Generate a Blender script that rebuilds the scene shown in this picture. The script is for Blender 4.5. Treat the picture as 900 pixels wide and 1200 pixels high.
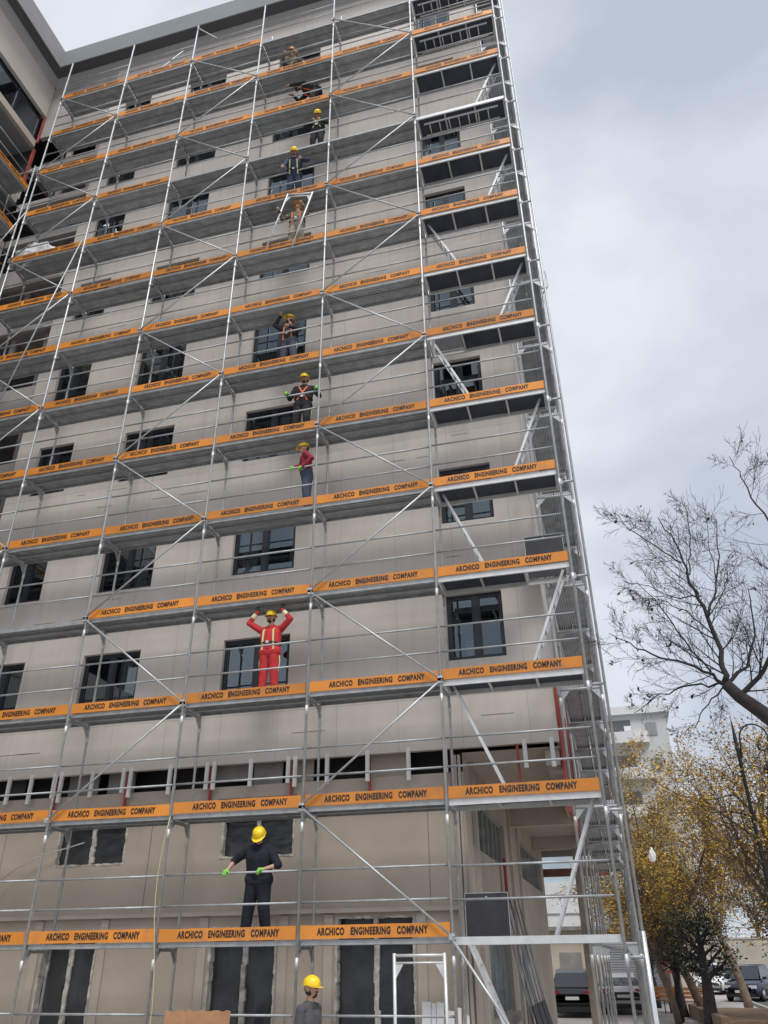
import bpy, bmesh, math, random
from mathutils import Vector, Matrix, noise
R = math.radians
V = Vector
for o in list(bpy.data.objects): bpy.data.objects.remove(o)
scene = bpy.context.scene
COL = scene.collection
rnd = random.Random(7)

# ------------------------------------------------------------------ camera
cam_d = bpy.data.cameras.new('camera'); cam = bpy.data.objects.new('camera', cam_d); COL.objects.link(cam)
scene.camera = cam
CAM = V((2.531, -13.339, 1.744)); YAW, PITCH, ROLL = -0.2590, 0.5160, -0.0110
cyw, syw, cp, sp = math.cos(YAW), math.sin(YAW), math.cos(PITCH), math.sin(PITCH)
fw = V((syw*cp, cyw*cp, sp)); rt = V((cyw, -syw, 0)); up = rt.cross(fw)
r2 = math.cos(ROLL)*rt + math.sin(ROLL)*up; u2 = -math.sin(ROLL)*rt + math.cos(ROLL)*up
cam.matrix_world = Matrix(((r2.x, u2.x, -fw.x, CAM.x), (r2.y, u2.y, -fw.y, CAM.y), (r2.z, u2.z, -fw.z, CAM.z), (0, 0, 0, 1)))
cam_d.sensor_fit = 'VERTICAL'; cam_d.sensor_height = 36; cam_d.lens = 921.23/1200*36
cam_d.clip_start = 0.1; cam_d.clip_end = 2000

# ------------------------------------------------------------------ world, sun, exposure
SUN_EL, SUN_AZ = 58, 148          # elevation, compass angle the light comes from (from +Y, clockwise)
w = bpy.data.worlds.new('World'); scene.world = w; w.use_nodes = True
nt = w.node_tree; N = nt.nodes; N.clear(); Lk = nt.links.new
out = N.new('ShaderNodeOutputWorld'); bg = N.new('ShaderNodeBackground'); bg.inputs['Strength'].default_value = 0.1
sky = N.new('ShaderNodeTexSky'); sky.sky_type = 'NISHITA'; sky.sun_disc = False
sky.sun_elevation = R(SUN_EL); sky.sun_rotation = R(SUN_AZ)
tc = N.new('ShaderNodeTexCoord'); mp = N.new('ShaderNodeMapping'); mp.inputs['Scale'].default_value = (1.0, 1.0, 1.6)
mp.inputs['Location'].default_value = (.2, 2.5, 1.1)
n1 = N.new('ShaderNodeTexNoise'); n1.inputs['Scale'].default_value = 1.9; n1.inputs['Detail'].default_value = 7; n1.inputs['Roughness'].default_value = .5
n1.inputs['Distortion'].default_value = .25
cr = N.new('ShaderNodeValToRGB'); e = cr.color_ramp.elements
e[0].position = .40; e[0].color = (3.65, 4.0, 4.65, 1); e[1].position = .64; e[1].color = (6.3, 6.4, 6.8, 1)
m_ = cr.color_ramp.elements.new(.5); m_.color = (4.75, 5.05, 5.65, 1)
mix = N.new('ShaderNodeMixRGB'); mix.inputs['Fac'].default_value = .9
Lk(tc.outputs['Generated'], mp.inputs['Vector']); Lk(mp.outputs['Vector'], n1.inputs['Vector'])
Lk(n1.outputs['Fac'], cr.inputs['Fac']); Lk(sky.outputs['Color'], mix.inputs['Color1']); Lk(cr.outputs['Color'], mix.inputs['Color2'])
Lk(mix.outputs['Color'], bg.inputs['Color']); Lk(bg.outputs['Background'], out.inputs['Surface'])

sd = bpy.data.lights.new('sun', 'SUN'); sun = bpy.data.objects.new('sun', sd); COL.objects.link(sun)
sd.energy = 1.9; sd.angle = R(26); sd.color = (1, .97, .93)
az, el = R(SUN_AZ), R(SUN_EL)
sun.rotation_euler = V((math.sin(az)*math.cos(el), math.cos(az)*math.cos(el), math.sin(el))).to_track_quat('Z', 'Y').to_euler()
scene.view_settings.view_transform = 'Standard'; scene.view_settings.look = 'None'
scene.view_settings.exposure = 0.58; scene.view_settings.gamma = 1.0; scene.view_settings.use_curve_mapping = False
scene.cycles.max_bounces = 8; scene.cycles.transparent_max_bounces = 12
scene.cycles.use_denoising = True

# ------------------------------------------------------------------ helpers
MATS = {}
def mat(name, color, rough=.7, metal=0.0, noise_amt=0.0, nscale=6.0, bump=0.0, bscale=None, stretch=(1, 1, 1), spec=None, extra=None, dirt=None, rand=False):
    if name in MATS: return MATS[name]
    m = bpy.data.materials.new(name); m.use_nodes = True; MATS[name] = m
    t = m.node_tree; b = t.nodes['Principled BSDF']
    b.inputs['Base Color'].default_value = (*color, 1); b.inputs['Roughness'].default_value = rough; b.inputs['Metallic'].default_value = metal
    if spec is not None: b.inputs['Specular IOR Level'].default_value = spec
    tcn = t.nodes.new('ShaderNodeTexCoord'); mpn = t.nodes.new('ShaderNodeMapping'); mpn.inputs['Scale'].default_value = stretch
    t.links.new(tcn.outputs['Object'], mpn.inputs['Vector'])
    if rand:
        oi = t.nodes.new('ShaderNodeObjectInfo'); vm = t.nodes.new('ShaderNodeVectorMath'); vm.operation = 'SCALE'; vm.inputs[0].default_value = (37, 23, 51)
        t.links.new(oi.outputs['Random'], vm.inputs['Scale']); va = t.nodes.new('ShaderNodeVectorMath'); va.operation = 'ADD'
        t.links.new(tcn.outputs['Object'], va.inputs[0]); t.links.new(vm.outputs[0], va.inputs[1]); t.links.new(va.outputs[0], mpn.inputs['Vector'])
    col_out = None
    if noise_amt:
        nn = t.nodes.new('ShaderNodeTexNoise'); nn.inputs['Scale'].default_value = nscale; nn.inputs['Detail'].default_value = 6
        t.links.new(mpn.outputs['Vector'], nn.inputs['Vector'])
        rp = t.nodes.new('ShaderNodeValToRGB'); a = 1-noise_amt; z = 1+noise_amt
        rp.color_ramp.elements[0].position = .3; rp.color_ramp.elements[1].position = .7
        rp.color_ramp.elements[0].color = tuple(c*a for c in color)+(1,); rp.color_ramp.elements[1].color = tuple(min(1, c*z) for c in color)+(1,)
        t.links.new(nn.outputs['Fac'], rp.inputs['Fac']); col_out = rp.outputs['Color']
        if dirt:
            n2 = t.nodes.new('ShaderNodeTexNoise'); n2.inputs['Scale'].default_value = dirt[0]; n2.inputs['Detail'].default_value = 8
            t.links.new((mpn if rand else tcn).outputs['Vector' if rand else 'Object'], n2.inputs['Vector'])
            r2_ = t.nodes.new('ShaderNodeValToRGB'); r2_.color_ramp.elements[0].position = dirt[1]; r2_.color_ramp.elements[1].position = dirt[1]+.12
            r2_.color_ramp.elements[0].color = (0, 0, 0, 1); r2_.color_ramp.elements[1].color = (dirt[3],)*3+(1,)
            mx = t.nodes.new('ShaderNodeMixRGB'); mx.inputs['Color2'].default_value = (*dirt[2], 1)
            t.links.new(n2.outputs['Fac'], r2_.inputs['Fac']); t.links.new(r2_.outputs['Color'], mx.inputs['Fac']); t.links.new(col_out, mx.inputs['Color1'])
            col_out = mx.outputs['Color']
        if rand:
            mr = t.nodes.new('ShaderNodeMapRange'); mr.inputs['To Min'].default_value = .80; mr.inputs['To Max'].default_value = 1.12; t.links.new(oi.outputs['Random'], mr.inputs['Value'])
            hv = t.nodes.new('ShaderNodeHueSaturation'); t.links.new(mr.outputs[0], hv.inputs['Value']); t.links.new(col_out, hv.inputs['Color']); col_out = hv.outputs['Color']
        t.links.new(col_out, b.inputs['Base Color'])
    if bump:
        nb = t.nodes.new('ShaderNodeTexNoise'); nb.inputs['Scale'].default_value = bscale or nscale*4; nb.inputs['Detail'].default_value = 4
        t.links.new(mpn.outputs['Vector'], nb.inputs['Vector'])
        bp = t.nodes.new('ShaderNodeBump'); bp.inputs['Strength'].default_value = bump; bp.inputs['Distance'].default_value = .02
        t.links.new(nb.outputs['Fac'], bp.inputs['Height']); t.links.new(bp.outputs['Normal'], b.inputs['Normal'])
    if extra: extra(t, b, tcn, col_out)
    return m

class MB:
    def __init__(s): s.v = []; s.f = []; s.m = []; s.sm = []
    def add(s, vs, fs, mi=0, smooth=False):
        o = len(s.v); s.v += [tuple(v) for v in vs]
        for f in fs: s.f.append(tuple(i+o for i in f)); s.m.append(mi); s.sm.append(smooth)
        return s
    def box(s, a, b, mi=0):
        x0, y0, z0 = a; x1, y1, z1 = b
        return s.add([(x0, y0, z0), (x1, y0, z0), (x1, y1, z0), (x0, y1, z0), (x0, y0, z1), (x1, y0, z1), (x1, y1, z1), (x0, y1, z1)],
                     [(0, 3, 2, 1), (4, 5, 6, 7), (0, 1, 5, 4), (1, 2, 6, 5), (2, 3, 7, 6), (3, 0, 4, 7)], mi)
    def bbox(s, c, ax, ay, az, mi=0):   # oriented box: centre and three half vectors
        c = V(c); P = [c+i*ax+j*ay+k*az for k in (-1, 1) for j, i in ((-1, -1), (-1, 1), (1, 1), (1, -1))]
        return s.add(P, [(0, 3, 2, 1), (4, 5, 6, 7), (0, 1, 5, 4), (1, 2, 6, 5), (2, 3, 7, 6), (3, 0, 4, 7)], mi)
    def tube(s, p, q, r, r1=None, n=8, mi=0, cap=True):
        return s.path([p, q], [r, r if r1 is None else r1], n, mi, cap)
    def path(s, pts, rs, n=8, mi=0, cap=True):
        pts = [V(p) for p in pts]
        if not hasattr(rs, '__len__'): rs = [rs]*len(pts)
        vs = []; prev = None
        for i, p in enumerate(pts):
            d = (pts[min(i+1, len(pts)-1)]-pts[max(i-1, 0)])
            d = d.normalized() if d.length > 1e-9 else V((0, 0, 1))
            if prev is None:
                a = d.cross(V((0, 0, 1)) if abs(d.z) < .9 else V((1, 0, 0))).normalized()
            else:
                a = prev-d*prev.dot(d); a = a.normalized() if a.length > 1e-6 else d.orthogonal().normalized()
            prev = a; b = d.cross(a)
            for k in range(n):
                t = 2*math.pi*k/n; vs.append(p+(a*math.cos(t)+b*math.sin(t))*rs[i])
        fs = []
        for i in range(len(pts)-1):
            for k in range(n):
                k2 = (k+1) % n; fs.append((i*n+k, i*n+k2, (i+1)*n+k2, (i+1)*n+k))
        if cap: fs += [tuple(range(n-1, -1, -1)), tuple(range((len(pts)-1)*n, len(pts)*n))]
        return s.add(vs, fs, mi, True)
    def quad(s, a, b, c, d, mi=0): return s.add([a, b, c, d], [(0, 1, 2, 3)], mi)
    def prism(s, poly, off, mi=0):   # polygon (3D points) extruded by off
        n = len(poly); off = V(off); P = [V(p) for p in poly]; Q = [p+off for p in P]
        return s.add(P+Q, [tuple(range(n-1, -1, -1)), tuple(range(n, 2*n))]+[(i, (i+1) % n, n+(i+1) % n, n+i) for i in range(n)], mi)
    def lathe(s, prof, c=(0, 0, 0), n=16, mi=0):   # [(r,z)] about Z
        c = V(c); vs = []
        for r, z in prof: vs += [c+V((r*math.cos(2*math.pi*k/n), r*math.sin(2*math.pi*k/n), z)) for k in range(n)]
        fs = [(i*n+k, i*n+(k+1) % n, (i+1)*n+(k+1) % n, (i+1)*n+k) for i in range(len(prof)-1) for k in range(n)]
        return s.add(vs, fs, mi, True)
    def mesh(s, name, mats):
        me = bpy.data.meshes.new(name); me.from_pydata(s.v, [], s.f)
        for m in (mats if isinstance(mats, (list, tuple)) else [mats]): me.materials.append(m)
        me.polygons.foreach_set('material_index', s.m); me.polygons.foreach_set('use_smooth', s.sm)
        me.update(); return me
    def build(s, name, mats, parent=None, loc=None):
        return link(name, s.mesh(name, mats), parent, loc)
def link(name, me, parent=None, loc=None, rotz=0):
    o = bpy.data.objects.new(name, me); COL.objects.link(o)
    if parent: o.parent = parent
    if loc is not None: o.location = loc
    if rotz: o.rotation_euler.z = rotz
    return o
def tag(o, label, cat, group=None):
    o['label'] = label; o['category'] = cat
    if group: o['group'] = group
    return o
def thing(name, label, cat, loc=(0, 0, 0), group=None, rotz=0):
    o = bpy.data.objects.new(name, None); COL.objects.link(o); o.location = loc; o.rotation_euler.z = rotz
    o.empty_display_size = .2
    return tag(o, label, cat, group)
def struct(o): o['kind'] = 'structure'; return o
def stuff(o): o['kind'] = 'stuff'; return o
def lerp(a, b, t): return a+(b-a)*t

# ------------------------------------------------------------------ materials
def facade_extra(t, b, tcn, col):
    # panel joints (thin grooves) and faint vertical run marks
    br = t.nodes.new('ShaderNodeTexBrick'); br.offset = 0
    br.inputs['Scale'].default_value = 1; br.inputs['Mortar Size'].default_value = .004; br.inputs['Brick Width'].default_value = 1.22
    br.inputs['Row Height'].default_value = 3.0; br.inputs['Color1'].default_value = (1, 1, 1, 1); br.inputs['Color2'].default_value = (.955, .955, .955, 1)
    br.inputs['Mortar'].default_value = (.6, .6, .6, 1)
    sp_ = t.nodes.new('ShaderNodeSeparateXYZ'); cb = t.nodes.new('ShaderNodeCombineXYZ')
    t.links.new(tcn.outputs['Object'], sp_.inputs[0]); ad = t.nodes.new('ShaderNodeMath'); ad.operation = 'ADD'
    t.links.new(sp_.outputs['X'], ad.inputs[0]); t.links.new(sp_.outputs['Y'], ad.inputs[1])
    t.links.new(ad.outputs[0], cb.inputs['X']); t.links.new(sp_.outputs['Z'], cb.inputs['Y']); t.links.new(cb.outputs[0], br.inputs['Vector'])
    mp2 = t.nodes.new('ShaderNodeMapping'); mp2.inputs['Scale'].default_value = (5, 5, .35); t.links.new(tcn.outputs['Object'], mp2.inputs['Vector'])
    ns = t.nodes.new('ShaderNodeTexNoise'); ns.inputs['Scale'].default_value = 1.3; ns.inputs['Detail'].default_value = 5; t.links.new(mp2.outputs[0], ns.inputs['Vector'])
    rs = t.nodes.new('ShaderNodeValToRGB'); rs.color_ramp.elements[0].position = .3; rs.color_ramp.elements[1].position = .62
    rs.color_ramp.elements[0].color = (.95, .945, .94, 1); rs.color_ramp.elements[1].color = (1, 1, 1, 1); t.links.new(ns.outputs['Fac'], rs.inputs['Fac'])
    m1 = t.nodes.new('ShaderNodeMixRGB'); m1.blend_type = 'MULTIPLY'; m1.inputs['Fac'].default_value = 1
    m2 = t.nodes.new('ShaderNodeMixRGB'); m2.blend_type = 'MULTIPLY'; m2.inputs['Fac'].default_value = 1
    t.links.new(col, m1.inputs['Color1']); t.links.new(br.outputs['Color'], m1.inputs['Color2'])
    t.links.new(m1.outputs[0], m2.inputs['Color1']); t.links.new(rs.outputs['Color'], m2.inputs['Color2'])
    t.links.new(m2.outputs[0], b.inputs['Base Color'])
def perf_extra(t, b, tcn, col):
    # rows of punched holes in the steel planks
    vo = t.nodes.new('ShaderNodeTexVoronoi'); vo.inputs['Scale'].default_value = 1; vo.inputs['Randomness'].default_value = 0
    mp2 = t.nodes.new('ShaderNodeMapping'); mp2.inputs['Scale'].default_value = (22, 26, 1); t.links.new(tcn.outputs['Object'], mp2.inputs['Vector']); t.links.new(mp2.outputs[0], vo.inputs['Vector'])
    rr = t.nodes.new('ShaderNodeValToRGB'); rr.color_ramp.elements[0].position = .2; rr.color_ramp.elements[1].position = .34
    rr.color_ramp.elements[0].color = (.3, .3, .3, 1); rr.color_ramp.elements[1].color = (1, 1, 1, 1); t.links.new(vo.outputs['Distance'], rr.inputs['Fac'])
    m1 = t.nodes.new('ShaderNodeMixRGB'); m1.blend_type = 'MULTIPLY'; m1.inputs['Fac'].default_value = 1
    t.links.new(col, m1.inputs['Color1']); t.links.new(rr.outputs[0], m1.inputs['Color2']); t.links.new(m1.outputs[0], b.inputs['Base Color'])

M_fac = mat('facade_panel', (.61, .56, .51), .85, noise_amt=.06, nscale=.8, bump=.12, bscale=40, extra=facade_extra, dirt=(.45, .62, (.46, .415, .375), .35))
M_low = mat('lower_render', (.45, .385, .32), .9, noise_amt=.10, nscale=.9, bump=.2, bscale=30, dirt=(.6, .62, (.27, .24, .21), .5))
M_trim = mat('beige_trim', (.47, .41, .35), .9, noise_amt=.08, nscale=2, bump=.1)
M_conc = mat('bare_concrete', (.24, .23, .22), .95, noise_amt=.2, nscale=2, bump=.25)
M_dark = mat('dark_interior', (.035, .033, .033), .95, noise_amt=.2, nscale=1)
M_soff = mat('soffit_grey', (.085, .085, .095), .8, noise_amt=.06, nscale=1)
M_soff2 = mat('slab_grey', (.26, .26, .265), .85, noise_amt=.1, nscale=1)
M_fasc = mat('fascia_metal', (.20, .225, .23), .6, 0, noise_amt=.06, nscale=.7)
M_fasc2 = mat('fascia_warm', (.29, .28, .28), .6, 0, noise_amt=.08, nscale=.7)
M_galv = mat('galvanised_tube', (.50, .52, .53), .45, .4, noise_amt=.16, nscale=7, dirt=(3, .60, (.40, .36, .32), .6), rand=True)
M_galv2 = mat('galvanised_dull', (.36, .38, .39), .5, .4, noise_amt=.18, nscale=6)
M_brace = mat('brace_tube', (.46, .48, .49), .45, .45, noise_amt=.16, nscale=6, dirt=(3, .60, (.36, .33, .30), .5), rand=True)
M_deck = mat('steel_plank', (.47, .49, .51), .5, .15, noise_amt=.22, nscale=4, extra=perf_extra, rand=True)
M_alu = mat('aluminium', (.62, .63, .63), .45, .35, noise_amt=.08, nscale=8)
M_ply = mat('plywood_black', (.036, .046, .068), .6, noise_amt=.25, nscale=2.5)
M_orange = mat('orange_board', (.66, .24, .032), .36, noise_amt=.10, nscale=1.4, bump=.05, bscale=9, dirt=(3.2, .56, (.44, .19, .07), .7), rand=True)
M_ink = mat('black_ink', (.025, .017, .014), .6)
M_frame = mat('anthracite_frame', (.018, .022, .03), .35)
M_red = mat('red_primer', (.33, .06, .045), .7, noise_amt=.3, nscale=3)
M_white = mat('white_profile', (.74, .73, .72), .5, noise_amt=.08, nscale=5)
M_foam = mat('foam_edge', (.5, .47, .42), .95, noise_amt=.4, nscale=9, bump=.6)
M_sheet = mat('dark_sheeting', (.03, .034, .038), .25, noise_amt=.5, nscale=1.6, bump=.6, bscale=3)
M_curt = mat('curtain', (.55, .54, .5), .9, noise_amt=.25, nscale=6, stretch=(6, 6, .4))
M_black = mat('black_panel', (.03, .03, .036), .5, noise_amt=.2, nscale=4)
M_yel = mat('helmet_yellow', (.86, .60, .02), .35, noise_amt=.05, nscale=10)
M_rope = mat('rope', (.55, .47, .25), .9)
M_asph = mat('asphalt', (.09, .088, .085), .95, noise_amt=.25, nscale=3, bump=.3, bscale=60)
M_pave = mat('paving', (.37, .355, .33), .92, noise_amt=.15, nscale=1.5, bump=.2)
def glassmat(name, tint, ior):
    m = bpy.data.materials.new(name); m.use_nodes = True; t = m.node_tree; t.nodes.clear()
    o = t.nodes.new('ShaderNodeOutputMaterial'); tr = t.nodes.new('ShaderNodeBsdfTransparent'); gl = t.nodes.new('ShaderNodeBsdfGlossy')
    gl.inputs['Roughness'].default_value = .02; gl.inputs['Color'].default_value = (.72, .86, .95, 1); tr.inputs['Color'].default_value = (*tint, 1)
    fr = t.nodes.new('ShaderNodeFresnel'); fr.inputs['IOR'].default_value = ior
    tcg = t.nodes.new('ShaderNodeTexCoord'); nz = t.nodes.new('ShaderNodeTexNoise'); nz.inputs['Scale'].default_value = .9
    bp = t.nodes.new('ShaderNodeBump'); bp.inputs['Strength'].default_value = .015; bp.inputs['Distance'].default_value = .1
    t.links.new(tcg.outputs['Object'], nz.inputs['Vector']); t.links.new(nz.outputs['Fac'], bp.inputs['Height']); t.links.new(bp.outputs[0], gl.inputs['Normal'])
    mx = t.nodes.new('ShaderNodeMixShader'); t.links.new(fr.outputs[0], mx.inputs[0]); t.links.new(tr.outputs[0], mx.inputs[1]); t.links.new(gl.outputs[0], mx.inputs[2])
    t.links.new(mx.outputs[0], o.inputs['Surface']); MATS[name] = m; return m
M_glass = glassmat('window_glass', (.55, .6, .62), 2.3)
M_car_glass = mat('car_glass', (.02, .025, .03), .05, spec=.8)

# ------------------------------------------------------------------ ground
G = -.35
g = MB(); g.quad((-400, -400, G), (400, -400, G), (400, 600, G), (-400, 600, G))
struct(g.build('ground', M_pave))
g = MB(); g.box((8.0, -60, G-.2), (15, 120, G+.004)); struct(g.build('road', M_asph))
g = MB(); g.box((7.85, -60, G-.2), (8.0, 120, G+.12)); struct(g.build('kerb', M_pave))

# ------------------------------------------------------------------ the apartment building
W = 1.05
bld = thing('apartment_building', 'tall beige apartment block under renovation behind the scaffolding', 'building', (-5, 3, G))
bld_off = V((5, -3, -G))
def bpart(mb, name, m, parent=None):
    o = mb.build(name, m, parent or bld)
    if parent is None: o.location = bld_off
    return o
def wall_holes(mb, x0, x1, z0, z1, y, holes, depth, mi=0, mir=0):
    xs = sorted({x0, x1, *[h[0] for h in holes], *[h[1] for h in holes]}); zs = sorted({z0, z1, *[h[2] for h in holes], *[h[3] for h in holes]})
    for i in range(len(xs)-1):
        for j in range(len(zs)-1):
            cx, cz = (xs[i]+xs[i+1])/2, (zs[j]+zs[j+1])/2
            if any(h[0] < cx < h[1] and h[2] < cz < h[3] for h in holes): continue
            mb.quad((xs[i], y, zs[j]), (xs[i+1], y, zs[j]), (xs[i+1], y, zs[j+1]), (xs[i], y, zs[j+1]), mi)
    for a, b, c, d in holes:
        Y = y+depth
        mb.quad((a, y, c), (a, Y, c), (a, Y, d), (a, y, d), mir); mb.quad((b, y, c), (b, y, d), (b, Y, d), (b, Y, c), mir)
        mb.quad((a, y, d), (a, Y, d), (b, Y, d), (b, y, d), mir); mb.quad((a, y, c), (b, y, c), (b, Y, c), (a, Y, c), mir)
ZT = 31.14
XC = 1.86; XL = -11.4
cols = [(-.03, 1.09, 6.70, 8.06), (-4.81, -3.32, 6.12, 7.62), (-8.17, -6.77, 6.12, 7.62), (-10.73, -9.68, 6.12, 7.62)]
holes = []
for ci, (a, b, c, d) in enumerate(cols):
    for n in range(8): holes.append((a, b, c+3*n, d+3*n, ci, n))
mb = MB(); wall_holes(mb, XL, XC, 5.05, ZT, W, [h[:4] for h in holes], .14)
mb.quad((XC, W, 5.05), (XC, 17, 5.05), (XC, 17, ZT), (XC, W, ZT))            # right side wall
mb.quad((XL, W, 5.05), (XL, W, ZT), (XL, 2.6, ZT), (XL, 2.6, 5.05))         # cheek towards the loggias
mb.quad((XL, W, 5.05), (XL, W+.12, 5.05), (XC, W+.12, 5.05), (XC, W, 5.05))
mb.quad((XC, 17, 5.05), (XL, 17, 5.05), (XL, 17, ZT), (XC, 17, ZT))
bpart(mb, 'wall', M_fac)
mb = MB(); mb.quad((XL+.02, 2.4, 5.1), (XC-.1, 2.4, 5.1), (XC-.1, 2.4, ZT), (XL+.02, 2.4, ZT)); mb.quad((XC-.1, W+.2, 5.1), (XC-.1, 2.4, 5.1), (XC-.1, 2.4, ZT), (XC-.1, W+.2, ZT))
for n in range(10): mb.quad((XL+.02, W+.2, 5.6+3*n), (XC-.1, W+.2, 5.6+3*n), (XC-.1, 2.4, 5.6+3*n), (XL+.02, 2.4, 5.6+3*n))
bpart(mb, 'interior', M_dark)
def window(a, b, c, d, y, ci, n):
    rr = random.Random(ci*50+n)
    fr = MB(); t = .055; Y0, Y1 = y, y+.06
    wd = b-a; mx_ = a+wd*(.5 if ci != 0 else .52)
    fr.box((a, Y0, c), (a+t, Y1, d)); fr.box((b-t, Y0, c), (b, Y1, d)); fr.box((a+t, Y0, c), (b-t, Y1, c+t)); fr.box((a+t, Y0, d-t), (b-t, Y1, d))
    fr.box((mx_-.05, Y0-.004, c+t), (mx_+.05, Y1, d-t))
    for s0, s1 in ((a+t, mx_-.05), (mx_+.05, b-t)):      # sashes
        s = .035; k0, k1 = Y0+.012, Y1-.004
        fr.box((s0, k0, c+t), (s0+s, k1, d-t)); fr.box((s1-s, k0, c+t), (s1, k1, d-t)); fr.box((s0+s, k0, c+t), (s1-s, k1, c+t+s)); fr.box((s0+s, k0, d-t-s), (s1-s, k1, d-t))
    if rr.random() < .25: fr.box((a+t+.035, Y0+.014, c+.42), (mx_-.085, Y1-.006, c+.46))
    fo = bpart(fr, 'window', M_frame)
    p = MB(); p.quad((a+t, Y0+.035, c+t), (b-t, Y0+.035, c+t), (b-t, Y0+.035, d-t), (a+t, Y0+.035, d-t)); p.build('pane', M_glass, fo)
    if rr.random() < .75:
        cu = MB(); kind = rr.random()
        spans = [(a+t+.02, a+wd*rr.uniform(.22, .36))] if kind < .5 else [(mx_+.06, mx_+wd*rr.uniform(.16, .3))]
        if rr.random() < .4: spans.append((b-wd*rr.uniform(.12, .2), b-t-.01))
        for s0, s1 in spans:
            n_ = 14; pts = [(s0+(s1-s0)*i/n_, y+.2+.025*math.sin(i*2.1+n)) for i in range(n_+1)]
            for i in range(n_): cu.quad((*pts[i], c-.02), (*pts[i+1], c-.02), (*pts[i+1], d+.02), (*pts[i], d+.02))
        cu.build('curtain', M_curt, fo)
    if rr.random() < .5:                                   # things standing in the room
        bx = MB(); x_ = rr.uniform(a+.1, b-.4); bx.box((x_, y+.5, c-.3), (x_+rr.uniform(.15, .35), y+.7, c+rr.uniform(.3, 1.0))); bx.build('shutter_panel', M_white, fo)
for a, b, c, d, ci, n in holes: window(a, b, c, d, W+.09, ci, n)

# loggias beside the wing
LX = -14.15
M_log = mat('loggia_render', (.36, .34, .32), .9, noise_amt=.12, nscale=1.2, bump=.2)
bands = [(12.8, 13.3), (15.0, 15.9), (18.2, 18.9), (20.2, 20.95), (22.2, 22.5), (24.0, 24.3), (26.0, 26.2)]
for z0, z1 in bands+[(27.9, ZT-.01), (5.0, 9.9)]:
    mb = MB(); mb.box((LX+.01, W, z0), (XL-.01, W+.14, z1)); bpart(mb, 'parapet', M_log)
for z0, z1 in bands:
    mb = MB(); mb.box((LX+.01, W+.15, z0-.05), (XL-.012, 2.6, z0+.14)); bpart(mb, 'balcony_slab', M_conc)
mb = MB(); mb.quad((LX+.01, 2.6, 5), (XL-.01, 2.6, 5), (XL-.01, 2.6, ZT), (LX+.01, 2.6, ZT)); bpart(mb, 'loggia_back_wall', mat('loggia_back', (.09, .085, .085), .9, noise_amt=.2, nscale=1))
for x in (-12.95, -11.75):
    mb = MB(); mb.tube((x, 1.42, 9.9), (x, 1.42, 27.9), .11, n=14); bpart(mb, 'column', M_conc)
for z0, z1 in bands[::2]:
    mb = MB(); mb.box((LX+.2, 2.52, z1-.75), (LX+1.7, 2.58, z1+1.25)); o = bpart(mb, 'balcony_door', M_frame)
    mb = MB(); mb.quad((LX+.27, 2.515, z1-.65), (LX+1.63, 2.515, z1-.65), (LX+1.63, 2.515, z1+1.18), (LX+.27, 2.515, z1+1.18)); mb.build('pane', M_glass, o)

# left wing that comes towards the viewer
M_wing = mat('wing_render', (.52, .48, .43), .9, noise_amt=.07, nscale=.9, bump=.15)
mb = MB(); mb.box((LX-.3, -12, 29.15), (LX, W, ZT-.01)); bpart(mb, 'wing_wall', M_wing)
mb = MB(); mb.box((LX-.3, -12, 0), (LX, W, 9.3)); bpart(mb, 'wing_wall', M_wing)
fr = MB(); z0 = 27.6; fr.box((LX-.2, -12, z0), (LX-.13, .98, z0+.07)); fr.box((LX-.2, -12, z0+1.48), (LX-.13, .98, z0+1.55))
y = .95
while y > -11.5: fr.box((LX-.2, y-.06, z0+.07), (LX-.13, y, z0+1.48)); y -= 1.15
o = bpart(fr, 'window', M_frame)
p = MB(); p.quad((LX-.165, -12, z0+.07), (LX-.165, .98, z0+.07), (LX-.165, .98, z0+1.48), (LX-.165, -12, z0+1.48)); p.build('pane', M_glass, o)
mb = MB(); mb.box((LX-.05, .99, 27.62), (LX+.03, W-.005, 29.1)); bpart(mb, 'steel_jamb', M_red)
for n in range(7):
    z0 = 9.6+3*n
    mb = MB(); mb.box((LX-.12, -12, z0-.34), (LX+.03, .93, z0-.02)); bpart(mb, 'ledge', M_trim)
    mb = MB(); mb.box((LX-1.6, -12, z0-.30), (LX-.121, W-.01, z0-.06)); bpart(mb, 'balcony_slab', M_soff2)
    if n < 6:
        mb = MB(); mb.box((LX-.14, -12, z0), (LX-.01, W-.01, z0+.85)); bpart(mb, 'parapet', M_wing)
    if n == 5:
        mb = MB(); mb.box((LX-.05, .95, z0+.86), (LX+.03, W-.005, z0+2.6)); bpart(mb, 'steel_jamb', M_red)
mb = MB(); mb.quad((LX-1.7, -12, 0), (LX-1.7, 9, 0), (LX-1.7, 9, ZT), (LX-1.7, -12, ZT)); mb.quad((LX-1.7, W, 0), (LX-.2, W, 0), (LX-.2, W, ZT), (LX-1.7, W, ZT)); bpart(mb, 'wing_interior', M_dark)
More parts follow.
